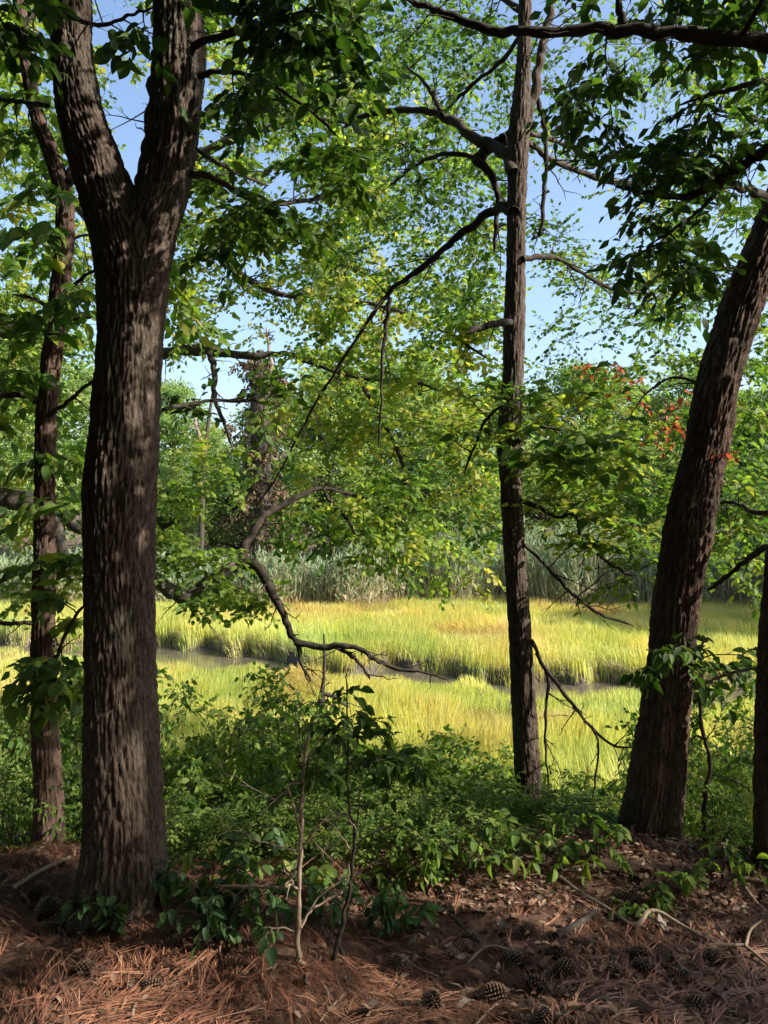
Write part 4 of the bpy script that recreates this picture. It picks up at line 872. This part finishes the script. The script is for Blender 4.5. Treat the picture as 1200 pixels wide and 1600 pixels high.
# ------------------------------------------------------------------ marsh grass and reeds
def blades(pos, h, w, lean, tint, rng, mat, name, label):
    n = len(pos); a = 9 * vnoise(pos * np.array([.45, .45, 0]) + 4) + rng.normal(0, .9, n); ld = np.stack([np.cos(a), np.sin(a), 0 * a], 1); b = a + rng.uniform(1.2, 1.9, n)
    wd = np.stack([np.cos(b), np.sin(b), 0 * b], 1) * (w * .5)[:, None]
    up = UP[None]
    m = pos + up * (h * .55)[:, None] + ld * (lean * h * .3)[:, None]; tip = pos + up * (h * (1 - .15 * lean))[:, None] + ld * (lean * h)[:, None]
    v = np.stack([pos - wd, pos + wd, m - wd * .8, m + wd * .8, tip], 1).reshape(-1, 3)
    k = np.arange(n) * 5
    f4 = np.stack([k, k + 1, k + 3, k + 2], 1); f3 = np.stack([k + 2, k + 3, k + 4], 1)
    return kind(mesh_obj(name, v, [f4, f3], mat, tint=np.repeat(tint, 5), smooth=True), 'stuff', label)
rg = np.random.default_rng(71)
N = 190000
d = 8.2 + (31 - 8.2) * rg.random(N) ** .85; x = (rg.random(N) * 2 - 1) * (.56 * d + 1.0)
u = d - creek_y(x); w = creek_w(x)
nearbank = (u < -w - .05); bank = np.abs(u) < 3
edge = vnoise(np.stack([x * 2.2, d * 2.2, 0 * x], 1)) * .9
ok_ = ((u > w + .02 - edge * .35) | (u < -w - .3 + edge * .5)) & (rg.random(N) < np.clip((d - 7.6) / 2.0, .15, 1))
x, d, u, w = x[ok_], d[ok_], u[ok_], w[ok_]
n_ = len(x); p3 = np.stack([x, d, 0 * x], 1)
big = vnoise(p3 * .35 + 3); med = vnoise(p3 * 1.1 + 8); flat_ = sstep(.62, .8, vnoise(p3 * .55 + 14)); clump = vnoise(p3 * 3.1 + 5)
h = (.24 + .22 * med + .13 * rg.random(n_) + .16 * (clump - .4)) * (1 + .2 * big) * (1 - .3 * flat_)
h *= np.where(u < 0, .5 + .5 * sstep(-1.4, -5, u), 1.0)
h *= np.where(d < 10.5, 1.25, 1.0)
tint = np.clip(.40 + .5 * (big - .5) + .4 * (med - .5) + .10 * rg.normal(0, 1, n_) + .30 * sstep(21, 26, d) * np.exp(-((x + 3) / 4) ** 2) + .18 * flat_ + .12 * (clump - .5) + .14 * sstep(1, 3.5, x) * (u > 1) - .22 * sstep(11, 9, d) + .05, 0, 1)
blades(np.stack([x, d, ground_h(x, d) - .02], 1), h, .008 + .00055 * d, rg.uniform(.05, .35, n_) + .55 * flat_, tint, rg, 'grass', 'marsh_grass', 'sunlit yellow-green salt marsh grass')
# brown matted grass hanging on the creek banks
N = 9000; x = rg.uniform(-12, 12, N); w = creek_w(x); d = creek_y(x) + w + rg.uniform(-.25, .12, N)
keep = vnoise(np.stack([x * 1.4, d, 0 * x], 1)) > .38; x, d = x[keep], d[keep]
n_ = len(x)
blades(np.stack([x, d, ground_h(x, d)], 1), rg.uniform(.12, .34, n_), np.full(n_, .013), rg.uniform(.3, 1.2, n_), np.clip(rg.normal(.8, .15, n_), 0, 1), rg, 'reed', 'bank_grass', 'brown matted grass hanging over the creek bank')
# reed bed
N = 18500; x = rg.uniform(-24, 24, N); d = 27.6 + 4.8 * rg.random(N) ** 1.2 + .8 * np.sin(x * .5) + .5 * np.sin(x * 1.7)
hh = rg.uniform(1.3, 2.6, N) * (.7 + .6 * vnoise(np.stack([x * .5, d * .5, 0 * x], 1)))
hh = hh * (.62 + .38 * sstep(-7, 1, x)); base = np.stack([x, d, ground_h(x, d) - .05], 1); lean = rg.normal(0, .13, (N, 2))
top = base + np.stack([lean[:, 0] * hh, lean[:, 1] * hh, hh], 1)
sw = np.array([1, 0, 0]) * .009
v1 = np.stack([base - sw, base + sw, top + sw * .5, top - sw * .5], 1).reshape(-1, 3); k = np.arange(N) * 4
f1 = np.stack([k, k + 1, k + 2, k + 3], 1); t1 = np.repeat(np.clip(rg.normal(.8, .12, N), 0, 1), 4)
LN = 6; tt = rg.uniform(.2, 1.0, (N, LN)); o = base[:, None] + (top - base)[:, None] * tt[..., None]
a = rg.uniform(0, 6.28, (N, LN)); ld = np.stack([np.cos(a), np.sin(a), rg.uniform(1.0, 3.5, (N, LN))], -1)
tn = np.clip(.74 - .62 * tt + rg.normal(0, .16, (N, LN)) - .14 * sstep(-4, 6, x)[:, None], 0, 1)
v2, f2, kk = leaves(o.reshape(-1, 3), ld.reshape(-1, 3), nrm(rg.normal(0, 1, (N * LN, 3))), rg.uniform(.2, .5, N * LN), (np.array([[-.016, 0, 0], [.016, 0, 0], [0, 1, -.25], [.012, .5, .05]]), np.array([[0, 1, 3], [0, 3, 2]])))
f1t = np.vstack([f1[:, [0, 1, 2]], f1[:, [0, 2, 3]]])
kind(mesh_obj('reed_bed', np.vstack([v1, v2]), np.vstack([f1t, f2 + len(v1)]), 'reed', tint=np.concatenate([t1, np.repeat(tn.ravel(), kk)]), smooth=False), 'stuff', 'tall reed bed along the far edge of the marsh')

# ------------------------------------------------------------------ forest floor: needles, leaves, cones, sticks
rg = np.random.default_rng(81)
NB = 30000; x = rg.uniform(-2.6, 2.6, NB); y = 1.75 + 2.35 * rg.random(NB)
p3 = np.stack([x, y, 0 * x], 1)
dens = vnoise(p3 * 2.2 + 2); left = sstep(.9, -.6, x)
keep = rg.random(NB) < np.clip(.5 + .4 * left + .5 * (dens - .5), .15, 1); x, y, p3 = x[keep], y[keep], p3[keep]; NB = len(x)
ang = np.pi * 2 * vnoise(p3 * 1.3 + 20) + rg.normal(0, .9, NB)
x = np.repeat(x, 3); y = np.repeat(y, 3); ang = np.repeat(ang, 3) + rg.normal(0, .12, NB * 3); n_ = NB * 3
ln = np.repeat(rg.uniform(.06, .16, NB), 3) * rg.uniform(.85, 1.1, n_); cv = np.repeat(rg.normal(0, .25, NB), 3) + rg.normal(0, .08, n_)
u = np.array([0, .5, 1.0]); aa = ang[:, None] + cv[:, None] * (u - .5)
step = ln[:, None] * .5
px_ = x[:, None] + np.concatenate([np.zeros((n_, 1)), np.cumsum(np.cos(aa[:, :2]) * step, 1)], 1); py_ = y[:, None] + np.concatenate([np.zeros((n_, 1)), np.cumsum(np.sin(aa[:, :2]) * step, 1)], 1)
lift = np.repeat(rg.random(NB) ** 2 * .022, 3)[:, None] + rg.normal(0, .003, (n_, 3)) + np.array([0, .006, 0])
pz_ = ground_h(px_, py_) + .004 + np.abs(lift)
wdx = -np.sin(aa) * .0008; wdy = np.cos(aa) * .0008
c = np.stack([px_, py_, pz_], -1); wv_ = np.stack([wdx, wdy, np.full_like(wdx, .0004)], -1)
v = np.stack([c - wv_, c + wv_], 2).reshape(-1, 3); k = np.arange(n_) * 6
fq = np.vstack([np.stack([k, k + 1, k + 3, k + 2], 1), np.stack([k + 2, k + 3, k + 5, k + 4], 1)])
tn = np.clip(np.repeat(rg.normal(.55, .22, NB), 3), 0, 1)
kind(mesh_obj('pine_needles', v, fq, 'needle', tint=np.repeat(tn, 6)), 'stuff', 'reddish brown pine needle litter covering the forest floor')
# crumbled leaf litter
N = 12000; x = rg.uniform(-2.6, 2.6, N); y = 1.8 + 2.4 * rg.random(N); q_ = rg.random(N) < .35; x[q_] = rg.uniform(-.2, 1.9, q_.sum()); y[q_] = rg.uniform(2.95, 3.8, q_.sum()); kp = rg.random(N) < .2 + .8 * sstep(-.8, .8, x); x, y = x[kp], y[kp]; N = len(x)
a = rg.uniform(0, 6.28, N)
v, f, k = leaves(np.stack([x, y, ground_h(x, y) + .008 + .016 * rg.random(N)], 1), np.stack([np.cos(a), np.sin(a), rg.normal(0, .25, N)], 1), nrm(UP + rg.normal(0, .4, (N, 3))), rg.uniform(.014, .042, N), LEAF4)
kind(mesh_obj('leaf_litter', v, f, 'dead_leaf', tint=np.repeat(rg.random(N) ** 1.5 * .85, k), smooth=False), 'stuff', 'crumbled brown leaf litter among the needles')
# whole dead leaves
dl = []
for i, (w_, curl, tw_) in enumerate(((.26, .5, .3), (.3, -.55, .2), (.22, .9, -.4), (.28, .35, .6), (.25, -.9, .5))):
    ys = np.linspace(0, 1, 9); xs = np.linspace(-1, 1, 5); prof = np.array([.03, .5, .85, 1, .98, .85, .62, .33, .02]) * w_ * (1 + .12 * np.cos(np.arange(9) * 2.4 + i))
    V = []
    for q, yy in enumerate(ys):
        for s_ in xs:
            t = s_ * 1.5 * curl; r_ = prof[q] / 1.0
            xx = r_ * math.sin(t) / (1.5 * curl); zz = r_ * (1 - math.cos(t)) / (1.5 * curl) * 1.2
            zz += .25 * tw_ * yy * yy + .05 * math.sin(7 * yy + s_ * 3 + i)
            V.append([xx, yy, zz])
    ii_ = np.arange(45).reshape(9, 5); Fq = np.stack([ii_[:-1, :-1], ii_[:-1, 1:], ii_[1:, 1:], ii_[1:, :-1]], -1).reshape(-1, 4)
    o = mesh_obj('dead_leaf_shape', np.array(V), Fq, 'dead_leaf_single'); dl.append(o.data); bpy.data.objects.remove(o)
LAND = [(672, 1568, 'the upright cone left of the bottom middle'), (775, 1548, 'the round open cone'), (885, 1508, 'the large dark cone'), (850, 1586, 'the upright cone at the bottom edge'),
 (722, 1478, 'the sunlit tan cone by the dark seedling'), (826, 1447, 'the reddish cone'), (1005, 1508, 'the sunlit cone in the right litter'), (1060, 1524, 'the open-ended cone at right'),
 (1115, 1491, 'the cone by the pale crooked root'), (1090, 1563, 'the weathered grey cone'), (134, 1507, 'the pale-scaled cone'), (240, 1538, 'the pale stick at lower left'),
 (900, 1455, 'the short thick dark stick'), (1020, 1446, 'the arching pale root'), (650, 1520, 'the V-shaped twigs'), (465, 1503, 'the foot of the bare sapling'), (520, 1515, 'the foot of the leafy sapling'),
 (640, 1462, 'the dark seedling right of the saplings'), (300, 1440, 'the seedling clump by the forked trunk'), (1045, 1425, 'the small bright seedling'), (1010, 1385, 'the foot of the leaning trunk'),
 (1185, 1410, 'the foot of the edge trunk'), (800, 1400, 'the shaded litter below the log'), (980, 1560, 'the bare litter between the two right-hand cones'), (1150, 1590, 'the bottom right corner'), (590, 1590, 'the bottom edge near the middle')]
TONES = [('dark brown', 'dead_leaf_dark'), ('tan', 'dead_leaf_tan'), ('greyish', 'dead_leaf_grey')]
DLM = {}
for tn_, mt_ in TONES:
    DLM[mt_] = []
    for me in dl:
        m2 = me.copy(); m2.materials.clear(); m2.materials.append(MATS[mt_]); DLM[mt_].append(m2)
for li, (lx, ly, phrase) in enumerate(LAND):
    for ti in range(3):
        for si in range(2):
            if lx < 560 and si == 1: continue
            a_ = rg.uniform(0, 6.28); px = min(max(lx + rg.uniform(28, 62) * math.cos(a_), 8), 1192); py = min(ly + 8 + rg.uniform(8, 26) * math.sin(a_), 1592)
            b = on_ground(px, py); a = rg.uniform(0, 6.28)
            o = bpy.data.objects.new('dead_leaf', DLM[TONES[ti][1]][(li + ti * 2 + si) % 5]); COL.objects.link(o)
            o.matrix_world = leaf_matrix(b + [0, 0, .016], np.array([math.cos(a), math.sin(a), rg.normal(.05, .2)]), nrm(UP + rg.normal(0, .35, 3)), rg.uniform(.062, .082) if si else rg.uniform(.038, .048))
            tag(o, '%s %s dead leaf near %s' % ('large' if si else 'small', TONES[ti][0], phrase), 'dead leaf', 'whole dead leaves on the forest floor')
# pine cones
def cone_mesh(seed, open_):
    rng = np.random.default_rng(seed); n = 110; i = np.arange(n); t = (i + .5) / n; th = i * 2.39996
    prof = np.sin(np.pi * np.clip(t * .86 + .12, 0, 1)) ** .75 * .34
    c0 = np.stack([prof * .5 * np.cos(th), prof * .5 * np.sin(th), t * .9], 1)
    od = np.stack([np.cos(th), np.sin(th), 0 * th], 1); ax = np.array([0, 0, 1.0]); sd_ = np.stack([-np.sin(th), np.cos(th), 0 * th], 1)
    up_ = (.1 + .9 * t)[:, None] * ax * (1.15 - open_)
    tipd = nrm(od * (.5 + open_) + up_)
    L_ = (.16 + .35 * prof)[:, None]; W_ = (.055 + .14 * prof)[:, None]
    tip = c0 + tipd * L_; nn = np.cross(sd_, tipd)
    V = np.stack([c0 - sd_ * W_ * .35, c0 + sd_ * W_ * .35, tip + sd_ * W_ * .55 - tipd * .03, tip - sd_ * W_ * .55 - tipd * .03, tip - nn * .03 + tipd * .025, tip + nn * .02 - tipd * .01], 1)
    k = np.arange(n) * 6
    Ft = np.vstack([np.stack([k + a_, k + b_, k + c_], 1) for a_, b_, c_ in ((0, 1, 5), (1, 2, 5), (0, 5, 3), (2, 4, 5), (3, 5, 4), (0, 3, 1), (1, 3, 2), (2, 3, 4))])
    tn = np.tile(np.array([.15, .15, .75, .75, 1.0, .6]), n) * np.repeat(rng.uniform(.7, 1.1, n), 6)
    tv, tq, _, _ = tubes(np.array([[[0, 0, z] for z in np.linspace(0, .92, 9)]]), (np.array([.05, .14, .19, .2, .19, .16, .12, .07, .01]))[None], 10)
    qt = np.vstack([tq[:, [0, 1, 2]], tq[:, [0, 2, 3]]])
    o = mesh_obj('cone_shape', np.vstack([V.reshape(-1, 3), tv]), np.vstack([Ft, qt + n * 6]), 'cone', tint=np.concatenate([tn, np.full(len(tv), .15)]), smooth=False)
    me = o.data; bpy.data.objects.remove(o); return me
cm = [cone_mesh(1, .45), cone_mesh(2, .7), cone_mesh(3, .95), cone_mesh(4, .3)]
CONES = [  # pixel, size px, lie angle deg (None = upright), label
 (672, 1568, 42, None, 'pine cone standing upright near the bottom edge, left of the middle pair'),
 (775, 1548, 44, 160, 'round open pine cone in the middle of the bottom litter'),
 (885, 1508, 42, 20, 'large dark pine cone lying right of centre on bare litter'),
 (868, 1486, 36, 200, 'dark pine cone just behind the large dark one'),
 (838, 1536, 40, 320, 'brown pine cone lying between the round one and the large dark one'),
 (878, 1547, 30, 80, 'small round-ended pine cone facing the camera'),
 (850, 1586, 40, None, 'pine cone standing upright at the bottom edge'),
 (884, 1591, 30, 10, 'pine cone cut by the bottom edge beside the upright one'),
 (757, 1577, 22, 40, 'small pine cone below the round open one'),
 (805, 1588, 30, 190, 'flattened pine cone at the bottom edge left of the upright one'),
 (803, 1491, 36, 170, 'blackish pine cone in the shade behind the twig tangle'),
 (722, 1478, 30, 30, 'sunlit tan pine cone right of the dark seedling'),
 (704, 1487, 22, 100, 'little sunlit pine cone touching the tan one'),
 (733, 1461, 30, 150, 'half-buried pine cone behind the tan one'),
 (790, 1451, 32, 60, 'pine cone leaning on a twig in the mid litter'),
 (826, 1447, 34, 10, 'reddish pine cone beside the leaning one'),
 (822, 1503, 30, 210, 'tan pine cone half under needles left of the large dark one'),
 (618, 1502, 34, None, 'dark pine cone standing under the dark seedling'),
 (610, 1478, 28, 20, 'pine cone in the shade behind the standing one by the seedling'),
 (658, 1487, 26, 250, 'pine cone beneath the seedling leaves'),
 (1005, 1508, 40, 330, 'sunlit tan pine cone in the right litter'),
 (1002, 1488, 34, 180, 'dark pine cone directly behind the right tan one'),
 (958, 1512, 30, 90, 'dark round pine cone left of the right tan one'),
 (1060, 1524, 36, 300, 'open pine cone with its end towards the camera, right litter'),
 (1115, 1491, 36, 340, 'pine cone beside the pale crooked root at right'),
 (1108, 1520, 30, 100, 'black pine cone in a hollow below the pale root'),
 (1090, 1563, 42, 10, 'greyish weathered pine cone near the bottom right'),
 (972, 1397, 30, 190, 'pine cone in the shade in front of the leaning trunk'),
 (1045, 1491, 30, 350, 'half-hidden pine cone under the arching pale root'),
 (76, 1416, 46, None, 'black pine cone standing beside the forked trunk'),
 (100, 1434, 40, 180, 'black pine cone lying against the forked trunk root'),
 (134, 1507, 40, 20, 'pale-scaled pine cone in front of the forked trunk'),
 (240, 1538, 34, 160, 'shaded pine cone beside the pale stick at lower left'),
 (274, 1473, 28, 40, 'dark pine cone among the seedling clump'),
 (416, 1393, 28, 10, 'pine cone on the brow behind the bare sapling'),
 (620, 1402, 30, 200, 'pine cone in the dark litter under the brow shrubs'),
 (60, 1385, 34, 30, 'pine cone in the litter pile at the left edge'),
 (1165, 1455, 30, 200, 'pine cone beneath the stick at the right edge'),
]
for i, (px, py, s, a, lb) in enumerate(CONES):
    b = on_ground(px, py + s * .35); sc = s * b[1] / F * .88
    o = bpy.data.objects.new('pine_cone', cm[i % 4]); COL.objects.link(o)
    if a is None:
        o.location = b + [0, 0, -.005]; o.rotation_euler = (rg.normal(0, .12), rg.normal(0, .12), rg.uniform(0, 6))
    else:
        a = math.radians(a); dirv = np.array([math.cos(a), math.sin(a), rg.uniform(-.05, .2)])
        o.location = b + [0, 0, .26 * sc] - nrm(dirv) * sc * .45
        o.rotation_euler = Vector(dirv).to_track_quat('Z', 'Y').to_euler()
    f_ = rg.uniform(.85, 1.15); o.scale = (sc * f_, sc * f_, sc * rg.uniform(.8, 1.12)); o.location.z -= sc * rg.uniform(0, .12)
    tag(o, lb, 'pine cone', 'pine cones on the forest floor')
# sticks lying about
def stick(px, rpx, label, mat='twig_pale', lift=.012, name='stick', arch=None, cat='stick', side=None):
    pts = np.array([on_ground(*p) for p in px]); n = len(pts)
    pts[:, 2] += lift if arch is None else np.asarray(arch)
    rr = np.interp(np.linspace(0, 1, n), np.linspace(0, 1, len(rpx)), rpx) * pts[:, 1] / F
    t = Tree(name, pts[0], label, cat, 'sticks on the forest floor', 90)
    t.limb('shaft', pts, rr, mat, n=40, ns=8, amp=.001, lump=.002, w=.01, l=.04)
    for sp, sr in side or ():
        q = np.array([on_ground(*p) for p in sp]); q[:, 2] += lift + .01 + .02 * np.arange(len(q))
        t.limb('side_twig', q, np.linspace(sr, sr * .5, len(q)) * q[0, 1] / F, mat, n=14, ns=6, amp=.0005, lump=.001)
stick([(230, 1535), (222, 1560), (210, 1580), (205, 1605)], [2.2, 3, 3.5], 'pale bent stick lying at the lower left')
stick([(878, 1378), (905, 1400), (950, 1430), (985, 1452), (1000, 1456), (1012, 1446), (1030, 1446), (1060, 1456), (1100, 1472), (1122, 1478)], [3.5, 3.5, 4, 3, 2], 'long pale root arching across the right litter', arch=[.01, .015, .02, .015, .03, .05, .05, .03, .015, .005], side=[([(1026, 1448), (1034, 1462), (1040, 1478)], 2), ([(1100, 1474), (1115, 1470), (1123, 1480)], 1.6)])
stick([(1110, 1482), (1145, 1488), (1165, 1490), (1200, 1512)], [3.5, 3, 2], 'pale crooked stick at the right edge', arch=[.01, .02, .02, .01], side=[([(1165, 1490), (1172, 1474), (1190, 1466)], 3)])
stick([(868, 1474), (890, 1462), (912, 1448), (930, 1434)], [7, 7, 5], 'short thick dark stick right of centre', 'twig', .02)
stick([(638, 1502), (620, 1513), (604, 1524)], [3, 2.5], 'short pale twig left of the V-shaped pair')
stick([(637, 1508), (655, 1520), (678, 1530), (690, 1536)], [2.5, 2], 'pale twig forming a V beneath the dark seedling')
stick([(300, 1492), (330, 1478), (350, 1465), (374, 1442), (395, 1420)], [4, 3.5, 2.5], 'dark fallen branch left of the bare sapling', 'twig', arch=[.015, .03, .05, .08, .1], side=[([(345, 1468), (335, 1450), (325, 1440)], 2.5), ([(320, 1482), (290, 1484), (262, 1490)], 2)])
stick([(700, 1440), (720, 1460), (738, 1478), (748, 1486)], [2.5, 2], 'dark twig leaning over the sunlit cones', 'twig', .03)
stick([(730, 1510), (760, 1494), (790, 1496), (800, 1500)], [2, 2], 'thin reddish twig bowed over the litter', arch=[.01, .03, .03, .01])
stick([(600, 1580), (630, 1590), (650, 1604)], [4, 3], 'pale stick cut by the bottom edge left of the upright cone')
stick([(740, 1612), (765, 1585), (790, 1566)], [2.5, 2], 'thin stick at the bottom edge below the round cone')
stick([(1075, 1526), (1110, 1528), (1150, 1526)], [2, 1.6], 'straight thin stick right of the open cone')
stick([(1160, 1540), (1170, 1560), (1190, 1572)], [2, 1.5], 'curved thin twig in the lower right litter')
stick([(640, 1432), (700, 1428), (760, 1434)], [4, 3], 'dark flat stick in the shaded litter behind the cones', 'twig', .012)
stick([(560, 1420), (620, 1414), (690, 1420)], [3, 2], 'long thin stick along the shaded litter', 'twig', .02)
stick([(20, 1400), (60, 1375), (110, 1352)], [4, 3], 'stick on the litter pile at the left edge', 'twig_pale', .03)
stick([(900, 1590), (930, 1584), (952, 1582)], [3.5, 2.5], 'pale broken stick at the bottom right of centre')
stick([(540, 1560), (520, 1580), (500, 1606)], [2.5, 2], 'grey stick near the bottom centre')
stick([(1185, 1420), (1160, 1400), (1130, 1368)], [3, 2], 'pale twig leaning beside the edge trunk', arch=[.01, .05, .12])
# fallen log at the brow
b0 = np.array([on_ground(772, 1348), on_ground(830, 1352), on_ground(900, 1356), on_ground(985, 1362), on_ground(1075, 1364)]); b0[:, 2] += .008
t = Tree('fallen_log', b0[0], 'half-buried rotten log along the brow left of the leaning trunk', 'log', seed=91)
t.limb('shaft', b0, np.array([.02, .035, .045, .04, .02]), 'bark_red', n=90, ns=36, amp=.008, lump=.02, seed=20)
